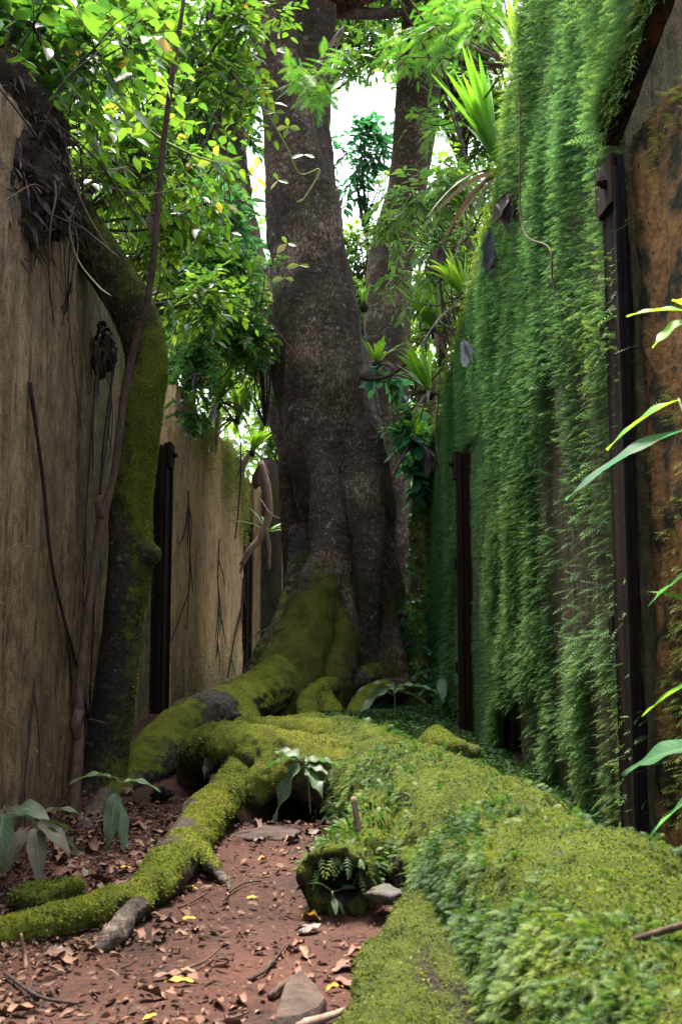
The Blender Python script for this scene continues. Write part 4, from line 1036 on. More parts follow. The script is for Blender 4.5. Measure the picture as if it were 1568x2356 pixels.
# far wood
n = 26000; d = R.uniform(24, 34, n); u = R.uniform(-500, 2100, n)
hh = 8.5 + 3.5 * fbm(np.stack([u * .006, d * .2, u * 0], -1), 3, 6)
hh = np.where((u > 640) & (u < 960), 8.3 + 1.2 * fbm(np.stack([u * .02, d * .2, u * 0], -1), 3, 6), hh + 3)
z = R.random(n) ** .8 * hh
P = np.stack([(u - CX) / F * d, d, z], -1)
L = R.uniform(.25, .5, n)
V, Q = ribbon(P, R.normal(0, 1, (n, 3)), np.array([0, 0, 1.]) + R.normal(0, .5, (n, 3)), L, L * .5, 'ovate', 2)
kind(mk('far_wood', V, Q, LT, None, True, rnd=rep(np.clip(R.random(n) * .6 + .2, 0, 1), 9)), 'stuff', 'bright green wood far behind the passage')

CT('broad leaved tree closing the far upper left corner of the picture', 20, 1500, 11, .14, [(20, 60, 11, 1.6, 1.2, 1.2, 260, .6, 9), (240, 0, 11.5, 1.2, 1, .9, 160, .6, 9)], (.15, .5), LT, (.0, .8), 3)
bush('climbing_shrub', 'leafy climber spilling down the face of the tan panel from its top', 'shrub',
     [(480, 890, 11.2, .34, .3, .22, 34, .32, 7), (540, 930, 12.2, .3, .3, .2, 28, .32, 7), (420, 860, 10.0, .2, .3, .2, 22, .3, 7)], (.09, .5), LM, base=U(500, 900, 11.6), hue=(.1, .9), ns=4)
# ---- right side shrubs
bush('shrub', 'thin stemmed shrub of narrow grey green leaves leaning from the right wall top', 'shrub',
     [(1010, 470, 9.6, .46, .4, .36, 70, .38, 8), (930, 520, 10.2, .26, .3, .25, 28, .34, 8), (1090, 400, 9.0, .32, .3, .3, 36, .36, 8)], (.135, .34), LM, stem=M['twig'], base=U(1120, 700, 8.8), hue=(.15, .9), ns=4, prof='lance', droop=.3)
bush('shrub', 'tangled shrub with sparse leaves and bare twigs below the hanging dead leaf', 'shrub',
     [(1040, 600, 9.2, .42, .4, .34, 60, .42, 6), (960, 660, 9.8, .34, .4, .34, 40, .4, 6), (930, 950, 10.4, .2, .2, .2, 20, .3, 6)], (.12, .36), LM, stem=M['twig'], base=U(1060, 800, 9.4), hue=(.1, .8), ns=4, prof='lance', droop=.3)
bush('shrub', 'lobed leaved shrub between the right trunk and end of the moss wall', 'shrub',
     [(945, 1000, 10.4, .2, .25, .22, 22, .28, 6), (895, 880, 10.3, .12, .15, .12, 10, .22, 5), (960, 1090, 10.6, .14, .2, .16, 14, .24, 6)], (.16, .5), LC, stem=M['twig'], base=U(985, 1120, 10.8), hue=(.2, 1), ns=5)
# feathery acacia sprays
def feather(label, ells, L0, base):
    t = thing('feathery_branch', label, 'branch', base); sm = MB(); A = []
    for e in ells:
        c = U(e[0], e[1], e[2]); H, tws, P, D, Un = spray(c, e[3:6], e[6], e[7], e[8])
        for h in H:
            V, Fs = tube([base, (base + h) / 2 + R.normal(0, .06, 3), h], [.012, .008, .004], 5, 4); sm.add(V, Fs)
        for p in tws: V, Fs = tube(p, [.004, .003, .002], 3, 2, cap=False); sm.add(V, Fs)
        A.append((P, D, Un))
    P, D, Un = [np.concatenate(x) for x in zip(*A)]; n = len(P); L = L0 * R.uniform(.7, 1.3, n)
    V, T, m = fronds(P, D, Un, L, L * .24, 16, .25, .42)
    mk('foliage', V, T, LP, t, False, rnd=rep(R.random(n), m)); sm.mk('stem', M['twig'], t)
feather('feathery green spray drooping across the right giant stem', [(725, 165, 9.6, .22, .2, .16, 16, .3, 5), (700, 210, 9.6, .14, .2, .1, 8, .26, 5)], .2, U(790, 60, 9.8))
feather('large feathery branch filling the top right of the sky', [(1040, 60, 9, .5, .4, .3, 46, .34, 6), (960, 130, 9.6, .3, .3, .25, 24, .3, 6), (1120, 20, 8.4, .3, .3, .25, 26, .3, 6)], .15, U(1180, 150, 8.2))
feather('feathery twig hanging beside the right trunk below the sky gap', [(985, 290, 10, .3, .3, .2, 20, .3, 5)], .14, U(1100, 250, 9.4))
feather('small feathery sapling left of the slim trunk', [(505, 390, 11, .2, .2, .26, 18, .26, 5)], .16, U(520, 560, 11.4))

# ---- strap leaved plants
def strap(label, p, n, L, W, lean=(0, 0, 1), spread=.7, droop=.5, hue=(0, 1), dead=0, mat=None, name='strap_fern'):
    p = np.array(p, float); t = thing(name, label, 'plant', p)
    a = R.uniform(0, 6.28, n); k = R.uniform(.15, 1, n) * spread
    D = nrm(np.array(lean) + np.stack([np.cos(a) * k, np.sin(a) * k, 0 * a], -1))
    Un = nrm(np.stack([-np.cos(a), -np.sin(a), np.full(n, .6)], -1))
    V, Q = ribbon(p + D * .02, D, Un, L * R.uniform(.6, 1.1, n), W * R.uniform(.8, 1.15, n), 'strap', 9, droop * R.uniform(.5, 1.4, n), .10, .04)
    mk('blade', V, Q, mat or LS, t, True, rnd=rep(np.clip(hue[0] + (hue[1] - hue[0]) * R.random(n), 0, 1), 30))
    if dead:
        a = R.uniform(0, 6.28, dead); D = nrm(np.stack([np.cos(a), np.sin(a) - .3, R.uniform(-.6, .3, dead)], -1))
        V, Q = ribbon(np.repeat(p[None], dead, 0), D, np.array([0, 0, 1.]) + R.normal(0, .3, (dead, 3)), L * R.uniform(.4, .8, dead), W * .8, 'strap', 7, .6, .3, .1)
        o = mk('dead_blade', V, Q, LDEAD, t, True, rnd=rep(R.random(dead), 24)); o['label'] = 'withered brown blades drooping at the base'
    mb = MB(); V, Fs = tube([p + [0, 0, -.06], p, p + [0, 0, .05]], [.03, .045, .02], 8, 3, .2); mb.add(V, Fs); mb.mk('root_ball', M['humus'], t)
    return t
strap('tall pale green strap fern arching from the right wall crest', U(1150, 395, 7.3), 24, 1.0, .055, (-.30, -.1, 1.0), .30, .2, (.0, .6), 8)
strap('yellowish strap fern at the very top beside the moss wall', U(1192, 150, 6.8), 6, .7, .06, (-.1, 0, 1), .3, .3, (.6, 1), 2)
strap('strap fern perched on the giant trunk above a broken knot', U(866, 838, 10.25), 13, .46, .045, (.12, -.2, .75), .62, .35, (.2, .9), 6)
strap('small strap fern in the fork between the two right trunks', U(838, 705, 10.9), 8, .34, .035, (0, -.2, 1), .6, .4, (.2, .8), 2)
strap('strap fern with brown skirts on the moss wall end, upper clump', U(1000, 765, 9.7), 34, .75, .055, (-.2, -.1, .9), .48, .26, (.2, 1), 8)
strap('strap fern with withered skirts lower down the moss wall end', U(990, 905, 9.8), 34, .66, .05, (-.35, -.1, .8), .48, .26, (.1, .9), 12)
strap('strap fern low in the shade at the moss wall end', U(955, 1020, 10.3), 20, .65, .06, (-.2, -.2, .7), .8, .6, (0, .6), 6)
strap('strap fern standing on the wall top behind the right shrub', U(1070, 690, 8.8), 28, .66, .048, (-.35, -.1, .9), .5, .35, (.2, 1), 6)
strap('broad clump of strap ferns on the tan panel top, nearest', U(500, 930, 11.0), 30, .75, .07, (.2, -.1, .95), .55, .3, (.2, 1), 6)
strap('strap fern clump on the tan panel top, middle', U(545, 965, 12.2), 28, .75, .07, (.2, -.1, .95), .55, .3, (.2, 1), 6)
strap('strap fern clump at the far corner of the tan panel', U(580, 1040, 13.4), 18, .60, .06, (.2, -.1, .9), .7, .4, (.1, 1), 5)
strap('bright strap fern glowing in the slit beside the giant trunk', U(655, 1165, 14), 12, .6, .06, (.1, -.1, 1), .5, .3, (.4, 1), 0)
# plant on the dead branch before the slab
t = strap('thin strap leaved plant rooted on the crooked dead branch', U(614, 1226, 12.6), 9, .62, .038, (.2, -.3, .35), 1.0, .42, (.0, .5), 0, LS)
db = thing('dead_branch', 'crooked pale dead branch leaning before the dark slab', 'branch', U(560, 1290, 12.6))
mb = MB()
for l in ([(598, 1062, 12.7, 8), (614, 1120, 12.65, 9), (618, 1180, 12.6, 9), (600, 1235, 12.55, 9), (575, 1265, 12.5, 8), (556, 1300, 12.5, 6)], [(612, 1215, 12.55, 5), (618, 1260, 12.5, 5), (618, 1310, 12.5, 4)], [(562, 1285, 12.5, 4), (553, 1318, 12.5, 3)]):
    P, r = px(l); V, Fs = tube(P, r, 8, 5, .15, 8); mb.add(V, Fs)
mb.mk('stem', M['deadwood'], db)

n = len(SHADE_CROWN); L = R.uniform(.12, .24, n)
V, Q = ribbon(SHADE_CROWN, nrm(R.normal(0, 1, (n, 3)) - np.array([0, 0, .3])), np.array([0, 0, 1.]) + R.normal(0, .5, (n, 3)), L, L * .42, 'ovate', 2)
mk('crown', V, Q, LT, gt, True, rnd=rep(R.random(n) * .8, 9))  # unseen leaves above the frame, added to shade the giant tree
CT('shrubby tree behind the slim left trunk, its leaves catching bluish light', 500, 1450, 15, .08, [(480, 330, 15, .8, .7, .8, 150, .55, 9), (540, 200, 15.5, .6, .6, .7, 100, .5, 9)], (.16, .42), LC, (.2, 1.0), 2)
# ================================================================== stems, vines, hanging things
def stem_thing(name, label, cat, l, mat, n=7, rn=.1, kids=(), per=6):
    P, r = px(l); t = thing(name, label, cat, P[0]); mb = MB(); V, Fs = tube(P, r, n, per, rn, 9); mb.add(V, Fs); mb.mk('stem', mat, t)
    for kk in kids:
        P, r = px(kk); mb = MB(); V, Fs = tube(P, r, 5, 5, rn); mb.add(V, Fs); mb.mk('side_twig', mat, t)
    return t
sap = stem_thing('sapling', 'thin bare brown sapling curving up in front of the leaning tree', 'sapling',
    [(166, 1895, 4.95, 14), (180, 1720, 5.1, 13), (182, 1600, 5.2, 11), (205, 1390, 5.3, 10), (232, 1210, 5.4, 11), (262, 1090, 5.45, 9), (283, 930, 5.45, 9), (308, 800, 5.4, 9), (338, 700, 5.3, 8), (356, 560, 5.2, 8), (370, 380, 5.1, 7), (392, 200, 5.0, 7), (408, 90, 4.95, 6), (418, 30, 4.9, 5), (428, -60, 4.85, 5)], M['twig'], 9,
    kids=[[(232, 1190, 5.4, 14), (226, 1160, 5.38, 10), (230, 1140, 5.38, 4)], [(182, 1640, 5.15, 14), (174, 1668, 5.1, 15), (178, 1700, 5.1, 10)], [(205, 1655, 5.15, 2), (245, 1665, 5.0, 2)]])
def vine(label, l, leaves=(), mat=None, L=.11, lm=None, hue=(.4, 1), w=.45, name='vine'):
    P, r = px(l); t = thing(name, label, 'vine', P[0]); mb = MB(); V, Fs = tube(P, r, 6, 8, .1, 9); mb.add(V, Fs); mb.mk('stem', mat or M['stem_green'], t)
    if leaves:
        PP, DD, UU = [], [], []
        for (u, v, d, k) in leaves:
            c = U(u, v, d)
            for j in range(k):
                a = 6.28 * j / k + R.uniform(-.3, .3)
                DD.append(nrm(np.array([math.cos(a), -.35, math.sin(a) * .55 - .15]))); PP.append(c); UU.append(nrm(np.array([R.normal(0, .4), -1.0, .25 + R.normal(0, .2)])))
        n = len(PP); LL = L * R.uniform(.75, 1.2, n)
        V, Q = ribbon(PP, DD, UU, LL, LL * w, 'obov', 6, .2, .12, .03)
        mk('foliage', V, Q, lm or LV, t, True, rnd=rep(np.clip(R.uniform(hue[0], hue[1], n), 0, 1), 21))
    return t
vine('pale green vine with three leaved tips crossing before the giant trunk', [(520, 150, 7.6, 2.5), (575, 215, 7.7, 2.5), (620, 270, 7.8, 2.5), (660, 340, 7.9, 2.2), (690, 400, 8, 2), (735, 390, 8, 2), (700, 455, 8, 1.8), (682, 465, 8, 1.5), (696, 458, 8, 1.2)],
     [(632, 258, 7.8, 4), (662, 292, 7.8, 4), (560, 230, 7.6, 4), (600, 200, 7.6, 4), (575, 320, 7.7, 3), (640, 415, 8, 3), (660, 560, 8.2, 3), (690, 610, 8.3, 2), (655, 640, 8.4, 2), (700, 355, 8, 2)], hue=(.45, .9))
vine('pale straight vine slanting down through the upper left leaves', [(60, 30, 4.8, 3), (215, 135, 5.0, 4), (300, 235, 5.1, 4), (350, 305, 5.2, 3.5), (430, 350, 5.3, 2.5), (490, 372, 5.4, 2)], hue=(.4, .8), leaves=[(490, 370, 5.4, 2)])
vine('dry vine arching from the tan panel across to the giant trunk', [(600, 1150, 12.4, 2), (625, 1185, 12, 2), (660, 1193, 11.4, 2), (690, 1160, 10.7, 1.8), (708, 1120, 10.3, 1.5)], mat=M['twig'])
vine('thin stem dangling down the tan panel with withered leaf', [(552, 1000, 12.6, 2), (554, 1080, 12.5, 2), (550, 1150, 12.5, 2), (546, 1200, 12.4, 2), (540, 1240, 12.4, 1.5)], mat=M['twig_dark'])
vine('bare brown twig arching above the giant trunk base', [(560, 700, 10.2, 1.5), (620, 740, 10, 1.6), (660, 790, 9.9, 1.6), (690, 828, 9.9, 1.6), (725, 832, 9.9, 1.2)], mat=M['twig'])
for j, (lab, l) in enumerate([
    ('long thin grey root running down the middle of the moss wall', [(1192, 60, 6.4, 2), (1196, 300, 6.2, 2), (1200, 520, 6.1, 2), (1262, 570, 5.6, 2.5), (1270, 640, 5.55, 2.5), (1285, 700, 5.5, 2.5), (1300, 770, 5.45, 1.5)]),
    ('thin dark stem hanging down the left part of the moss wall', [(1080, 760, 8.2, 1.6), (1095, 900, 8.0, 1.6), (1110, 1020, 7.9, 1.6), (1112, 1180, 7.8, 1.6), (1118, 1420, 7.7, 1.4)]),
    ('short twig hooked over the moss below the big dead leaf', [(1128, 700, 7.6, 2), (1148, 735, 7.5, 2.5), (1158, 780, 7.4, 2), (1160, 840, 7.4, 1.5)]),
    ('pale root dangling at the moss wall end under withered ferns', [(1010, 900, 9.6, 2), (1002, 1000, 9.6, 2), (1010, 1060, 9.5, 2), (1020, 1130, 9.5, 1.5)])]):
    vine(lab, l, mat=M['twig'], name='hanging_root')
# bare twigs over the right shrubs
for lab, l in [
    ('bare twig bending in front of the right shrub, longest arc', [(1140, 590, 8.4, 2.5), (1090, 650, 8.6, 2.2), (1020, 700, 8.9, 2), (940, 690, 9.2, 1.8), (890, 640, 9.4, 1.4)]),
    ('bare twig arching below the hanging black leaf', [(1120, 470, 8.3, 2.5), (1060, 560, 8.6, 2.2), (980, 560, 9, 1.8), (900, 520, 9.4, 1.4)]),
    ('thick bent twig reaching across the strap leaves at upper right', [(1250, 20, 6.2, 4), (1190, 85, 6.5, 4), (1150, 170, 6.9, 3.2), (1105, 235, 7.2, 2.8), (1060, 265, 7.5, 2.2)]),
    ('pair of leaning bare canes at the top right, left one', [(905, -20, 9, 3), (960, 80, 9.2, 3), (1010, 180, 9.3, 2.6), (1060, 330, 9.4, 2.4)]),
    ('pair of leaning bare canes at the top right, right one', [(930, -20, 9, 3), (985, 70, 9.1, 3), (1030, 200, 9.2, 2.6), (1075, 380, 9.3, 2.4)]),
    ('dark upright twig under the black hanging leaf', [(1012, 640, 8.9, 3), (1018, 720, 8.9, 3), (1030, 790, 9, 2)])]:
    vine(lab, l, mat=M['twig_dark'] if 'dark' in lab else M['twig'], name='bare_twig')
# broken knot branch on the giant trunk
stem_thing('branch_stub', 'grey curved branch stub sprouting from the giant trunk under the strap fern', 'branch', [(835, 858, 10.35, 16), (848, 868, 10.2, 12), (870, 870, 10.1, 5), (900, 862, 10, 5), (935, 835, 9.9, 4)], M['root_bark'] if False else M['twig_dark'])

# dead hanging leaves
def dead_leaf(label, u, v, d, L, W, mat, n=3, seed=0, tilt=.25):
    p = U(u, v, d); t = thing('dead_leaf', label, 'leaf', p)
    a = R.uniform(-1, 1, n) * tilt
    D = nrm(np.stack([a, R.normal(0, .12, n), np.full(n, -1.)], -1)); Un = nrm(np.stack([R.normal(0, .5, n), np.full(n, -1.), R.normal(0, .2, n)], -1))
    V, Q = ribbon(np.repeat(p[None], n, 0), D, Un, L * R.uniform(.8, 1.1, n), W * R.uniform(.7, 1.1, n), 'obov', 12, 0, .28, .10)
    V = V + (np.stack([fbm(V * 26 + k * 9, 3, seed + k) for k in range(3)], -1) - .5) * np.array([.06, .06, .05]) * min(1, L / .3)
    mk('blade', V, Q, mat, t, True, rnd=rep(R.random(n) * .7, 39))
    mb = MB(); V, Fs = tube([p + [.02, 0, .14], p + [.01, 0, .06], p], [.004, .004, .004], 5, 3); mb.add(V, Fs); mb.mk('stalk', M['twig_dark'], t)
dead_leaf('large grey shrivelled leaf hanging over the moss wall crest', 1130, 520, 7.15, .42, .10, LGREY, 3, 1)
dead_leaf('blackish shredded leaf hanging among the right twigs', 1012, 560, 8.9, .36, .16, LDEAD, 4, 2)
dead_leaf('silvery white curled leaf stuck on the moss wall edge', 1063, 775, 7.9, .25, .07, LWHITE, 3, 3, .35)
dead_leaf('crumpled brown leaf on the far end of the tan panel', 600, 1060, 13.2, .38, .14, LDEAD, 3, 4)
dead_leaf('pale tan leaf dangling from the trunk plant', 878, 920, 10.1, .22, .06, LDEAD, 1, 5, .1)
dead_leaf('dry brown leaf rags on the crest beside the grey leaf', 1172, 430, 6.6, .30, .09, LDEAD, 5, 6, .7)
dead_leaf('dry pinkish rags hanging below the low strap fern', 985, 1030, 10.2, .32, .06, LDEAD, 3, 7, .2)
dead_leaf('brown curled leaf pinned among the upper left leaves', 350, 480, 5.4, .16, .06, LDEAD, 2, 8, .3)
dead_leaf('brown strip of leaf over the roots on the left wall', 165, 640, 5.05, .2, .035, LDEAD, 2, 9, .6)
# yellow leaves caught in the foliage
def leaf_single(name, label, u, v, d, D, Un, L, W, mat, rv=1.0, **k):
    p = U(u, v, d); V, Q = ribbon(p[None], np.array([D], float), np.array([Un], float), L, W, 'ovate', 8, k.get('droop', .1), .1, .02)
    o = mk(name, V, Q, mat, None, True, rnd=np.full(27, rv)); return tag(o, label, 'leaf')
LYEL = leaf_mat('yellow leaf', [(.55, .30, .02), (.62, .38, .03)], [(.8, .5, .03), (.85, .55, .04)], .5, .4)
leaf_single('yellow_leaf', 'orange yellow leaf glowing high in the left foliage', 272, 160, 4.7, (.6, -.2, .8), (0, -1, .3), .1, .05, LYEL)

# root tangle on the near wall top
rm = thing('root_mat', 'dark tangled mat of roots and humus slumping over the near left wall top', 'root mat', U(60, 420, 4.5))
mb = MB()
for l in ([(-120, 170, 4.0, 120), (20, 270, 4.5, 110), (80, 390, 4.85, 90), (115, 460, 5.0, 50)], [(-60, 330, 4.2, 130), (40, 420, 4.55, 115), (120, 510, 4.95, 70)], [(-80, 430, 4.1, 110), (10, 510, 4.4, 80), (60, 560, 4.6, 40)], [(30, 200, 4.8, 60), (80, 320, 5.0, 55)]):
    P, r = px(l); V, Fs = tube(P, r, 18, 8, .4, 3); mb.add(V, Fs)
V, Fs = mb.get(); V, N, Q = remesh(V, Fs, .022, 2)
V = V + N * ((fbm(V * 9, 4, 6) - .5) * .16 + (fbm(V * 34, 3, 7) - .5) * .07)[:, None] - np.array([.03, 0, 0])
mk('humus', V, Q, M['humus'], rm)
hp, hn = scatter(V, vnorm(V, Q), Q, 900); hl = R.uniform(.03, .13, 900)
V, Q = ribbon(hp, nrm(hn * .5 + R.normal(0, .6, (900, 3)) - np.array([0, 0, .5])), hn, hl, hl * R.uniform(.06, .3, 900), 'lance', 4, .4, .2, .05)
mk('dead_leaves', V, Q, LDEAD, rm, True, rnd=rep(R.random(900) * .6, 15))['kind'] = 'stuff'
for j in range(36):
    p = U(R.uniform(-10, 120), R.uniform(260, 500), R.uniform(4.3, 5.0)); p[0] = max(p[0], along(LA, LB, p[1])[0] + R.uniform(.03, .16))
    q = [p]; dd = np.array([R.normal(.03, .05), R.normal(.0, .12), R.uniform(-.14, -.02)])
    for k in range(4):
        dd = dd + np.array([R.normal(0, .05), R.normal(0, .10), R.normal(0, .06)]); nx_ = q[-1] + dd; nx_[0] = max(nx_[0], along(LA, LB, nx_[1])[0] + .03); q.append(nx_)
    mb = MB(); V, Fs = tube(q, np.linspace(.005, .0018, 5) * R.uniform(.4, 1.5), 5, 4); mb.add(V, Fs); mb.mk('root', M['root_hair'], rm)
hc = thing('root_clump', 'shaggy dark clump of roots hanging from the leaning tree crook', 'root clump', U(236, 760, 6.1))
mb = MB()
for l in ([(232, 740, 6.1, 10), (240, 790, 6.1, 22), (236, 835, 6.1, 26), (232, 870, 6.1, 10)], [(222, 780, 6.1, 10), (224, 840, 6.05, 14), (230, 875, 6.1, 6)]):
    P, r = px(l); V, Fs = tube(P, r, 14, 8, .5, 14); mb.add(V, Fs)
V, Fs = mb.get(); V, N, Q = remesh(V, Fs, .009, 1); V = V + N * ((fbm(V * 36, 3, 2) - .5) * .05)[:, None]
mk('humus', V, Q, M['humus'], hc)
for j in range(16):
    p = U(R.uniform(215, 258), R.uniform(760, 840), 6.02); q = [p, p + [R.normal(0, .02), -.02, -.12], p + [R.normal(0, .03), -.01, -.25]]
    mb = MB(); V, Fs = tube(q, [.006, .005, .002], 5, 4, .2); mb.add(V, Fs); mb.mk('root', M['root_hair'], hc)
# thin roots down the near wall
WR = [([(58, 880), (88, 1100), (115, 1330), (175, 1560), (205, 1720), (215, 1830)], 5, 'black root streaking down the middle of the near wall'),
      ([(262, 800), (232, 1010), (215, 1250), (204, 1500), (195, 1700)], 4, 'dark root beside the sapling running down to its foot'),
      ([(215, 820), (190, 1180), (180, 1420), (165, 1600)], 3, 'faint root between the black root and the sapling'),
      ([(120, 1350), (150, 1500), (158, 1680), (150, 1900)], 3, 'thin root splitting from the black root near the wall foot'),
      ([(70, 1560), (50, 1760), (25, 1960)], 3, 'short root low on the near wall by the left edge'),
      ([(250, 780), (248, 930), (225, 1120), (210, 1330)], 2.5, 'hair thin root hanging from the shaggy root clump')]
for l, r_, lab in WR:
    PP = []
    for (u, v) in l:
        rr = ray(u, v)   # meet the wall plane
        A0, B0 = np.array(LA), np.array(LB); k = (B0[0] - A0[0]) / (B0[1] - A0[1])
        d = (A0[0] - k * A0[1]) / (rr[0] - k); PP.append(np.array([0, 0, CAMZ]) + rr * d + np.array([.022, 0, 0]))
    t = thing('hanging_root', lab, 'root', PP[0]); mb = MB()
    rad = np.linspace(1, .6, len(PP)) * r_ * 5 / F
    V, Fs = tube(PP, rad, 6, 8, .3, 6); mb.add(V, Fs); mb.mk('stem', M['twig_dark'], t)
    for j in range(5):
        k = R.integers(0, len(PP) - 1); a = PP[k] + (PP[k + 1] - PP[k]) * R.random(); b = a + np.array([.0, R.normal(0, .12), -R.uniform(.2, .5)]); b[0] = along(LA, LB, b[1])[0] + .012
        c = (a + b) / 2 + np.array([.01, R.normal(0, .03), 0]); mb = MB(); V, Fs = tube([a, c, b], [.004, .003, .0015], 4, 5, .2); mb.add(V, Fs); mb.mk('rootlet', M['twig_dark'], t)

for l, r_, lab in [([(556, 1330), (552, 1400), (535, 1470), (520, 1560)], 4, 'dark branching root near the far end of the tan panel'),
                   ([(500, 1240), (497, 1330), (500, 1420), (492, 1520)], 2, 'hairline root down the middle of the tan panel'),
                   ([(428, 1130), (432, 1290), (425, 1450)], 2, 'hairline root beside the mossy iron post')]:
    PP = []
    for (u, v) in l:
        rr = ray(u, v); A0, B0 = np.array(L2A), np.array(L2B); k = (B0[0] - A0[0]) / (B0[1] - A0[1])
        d = (A0[0] - k * A0[1]) / (rr[0] - k); PP.append(np.array([0, 0, CAMZ]) + rr * d + np.array([.022, 0, 0]))
    t = thing('hanging_root', lab, 'root', PP[0]); mb = MB(); V, Fs = tube(PP, np.linspace(1, .6, len(PP)) * r_ * 10 / F, 6, 8, .4, 6); mb.add(V, Fs); mb.mk('stem', M['twig_dark'], t)
    for j in range(6):
        k = R.integers(0, len(PP) - 1); a = PP[k] + (PP[k + 1] - PP[k]) * R.random(); b = a + np.array([.0, R.normal(0, .3), -R.uniform(.2, .6)]); b[0] = along(L2A, L2B, b[1])[0] + .02
        mb = MB(); V, Fs = tube([a, (a + b) / 2 + np.array([.012, R.normal(0, .05), 0]), b], [.008, .006, .003], 4, 5, .2); mb.add(V, Fs); mb.mk('rootlet', M['twig_dark'], t)
# ================================================================== seedlings
def seedling(label, p, h, lv, mat, L, W, lean=(0, 0), wave=.10, droop=.35, stem='stem_green', nm='seedling'):
    """lv: [(azimuth deg, rise, size)] leaves around the stem top"""
    p = np.array(p, float); t = thing(nm, label, 'plant', p); mb = MB()
    tip = p + np.array([lean[0], lean[1], h]); mid = (p + tip) / 2 + R.normal(0, .012, 3)
    V, Fs = tube([p, mid, tip], [.004, .0035, .0025], 6, 5); mb.add(V, Fs); mb.mk('stem', M[stem], t)
    for k, (az_, rise, s) in enumerate(lv):
        a = math.radians(az_); f = 1 - .45 * k / max(len(lv), 1) * R.uniform(.4, 1.0)
        c = p + (tip - p) * f; D = np.array([math.cos(a), math.sin(a), rise]); D = nrm(D)
        mbb = MB(); st = c + D * .03 * s; V, Fs = tube([c, st], [.002, .0018], 4, 2); 
        V2, Q2 = ribbon(st[None], D[None], np.array([[R.normal(0, .15), R.normal(0, .15), 1.]]), L * s, W * s, 'ovate', 14, droop, .14, wave)
        mb2 = MB(); mb2.add(V2, Q2, R.uniform(.1, .9)); mb2.add(V, Fs, .5); z_ = np.zeros(len(V))
        mb2.mk('leaf', mat, t, mid=np.concatenate([np.tile([0, 1, 0], 15), z_]), tt=np.concatenate([np.repeat(np.linspace(0, 1, 15), 3), z_]))
    return t
def surf(u, v, d): return U(u, v, d)
seedling('dull seedling growing before the log with one big drooping leaf', surf(714, 1872, 4.9), .27, [(200, -1.6, 1.1), (175, .05, .8), (10, .15, .8), (60, .25, .9), (140, .5, .9), (-60, -.3, .8), (-20, -1.2, .7), (330, .1, .6)], LSD, .21, .085, (-.04, 0), .16)
seedling('toothed seedling standing on the dark soil right of the roots', surf(905, 1668, 8.2), .34, [(180, .0, .95), (200, -.5, 1.1), (0, .15, 1.1), (-10, -.15, .95), (100, .5, .8), (60, .5, .7), (150, .25, .9)], LSD, .30, .085, (0, 0), .16, .3)
seedling('small drab seedling on the mossy bridging root', surf(478, 1790, 5.8), .20, [(180, .0, 1.0), (140, .5, .7), (20, .3, .8), (-10, .1, .8), (-80, -1.0, .6), (-100, -.8, .7)], LDR, .17, .07, (.02, 0), .14)
seedling('seedling with four hanging leaves at the leaning tree foot', surf(268, 1930, 4.5), .26, [(190, .25, 1.1), (5, .1, .95), (-95, -1.6, 1.1), (-60, -1.3, .95)], LSD, .17, .068, (0, 0), .08, .4)
seedling('spreading drab seedling at the left edge, nearest the camera', surf(70, 2000, 3.9), .20, [(170, .2, 1.2), (10, .35, 1.2), (-30, -.1, 1.1), (-60, -.7, 1.1), (-10, -.2, 1.2), (40, .1, .9), (-110, -.5, 1.0)], LDR, .16, .065, (0, 0), .08, .5)
seedling('pale seedling half hidden behind the one at the left edge', surf(5, 2010, 3.7), .24, [(-80, -.8, 1.3), (-20, .25, 1.2), (200, .1, 1.2), (60, .2, .8)], LSD, .14, .075, (0, 0), .05, .4)
seedling('fresh green seedling by the grey stone left of the buttress', surf(628, 1620, 9.3), .70, [(180, -.3, 1.0), (0, .2, 1.0), (30, .3, .8), (-90, -.6, 1.0), (-60, -1, 1.0), (220, .0, .8), (-120, -.2, .8)], LCV, .19, .075, (-.02, 0), .1)
seedling('dark seedling shaded against the end of the moss wall', surf(1015, 1680, 9.4), .55, [(180, .0, 1.1), (160, .3, 1.0), (-90, -.7, 1.0), (0, .3, .9), (200, -.3, 1.0), (-60, -1, 1.0), (90, .5, .8)], LCV, .24, .10, (0, 0), .06)
seedling('single large pale leaf standing on the log beside the round boulder', surf(915, 1750, 5.9), .07, [(-95, -1.4, 1.0), (-10, -.15, 1.0), (20, .1, .8)], LSD, .22, .12, (0, 0), .10, .3)
seedling('tiny two leaved sprout on top of the log edge near the bridging root', surf(680, 1685, 6.5), .08, [(30, .5, 1), (160, .2, .8), (-60, .3, .9)], LC, .09, .045)
seedling('small sprout inside the hollow stub mouth', surf(765, 2085, 3.52), .05, [(170, .5, 1), (10, .3, 1), (-80, -.6, .8), (-40, -.9, .7)], LSD, .065, .03, (0, 0), .05)
seedling('low sprout at the foot of the tan panel beside the arching root', surf(450, 1612, 8.6), .06, [(10, .2, 1), (170, .3, 1), (-60, .2, .8)], LC, .14, .05)
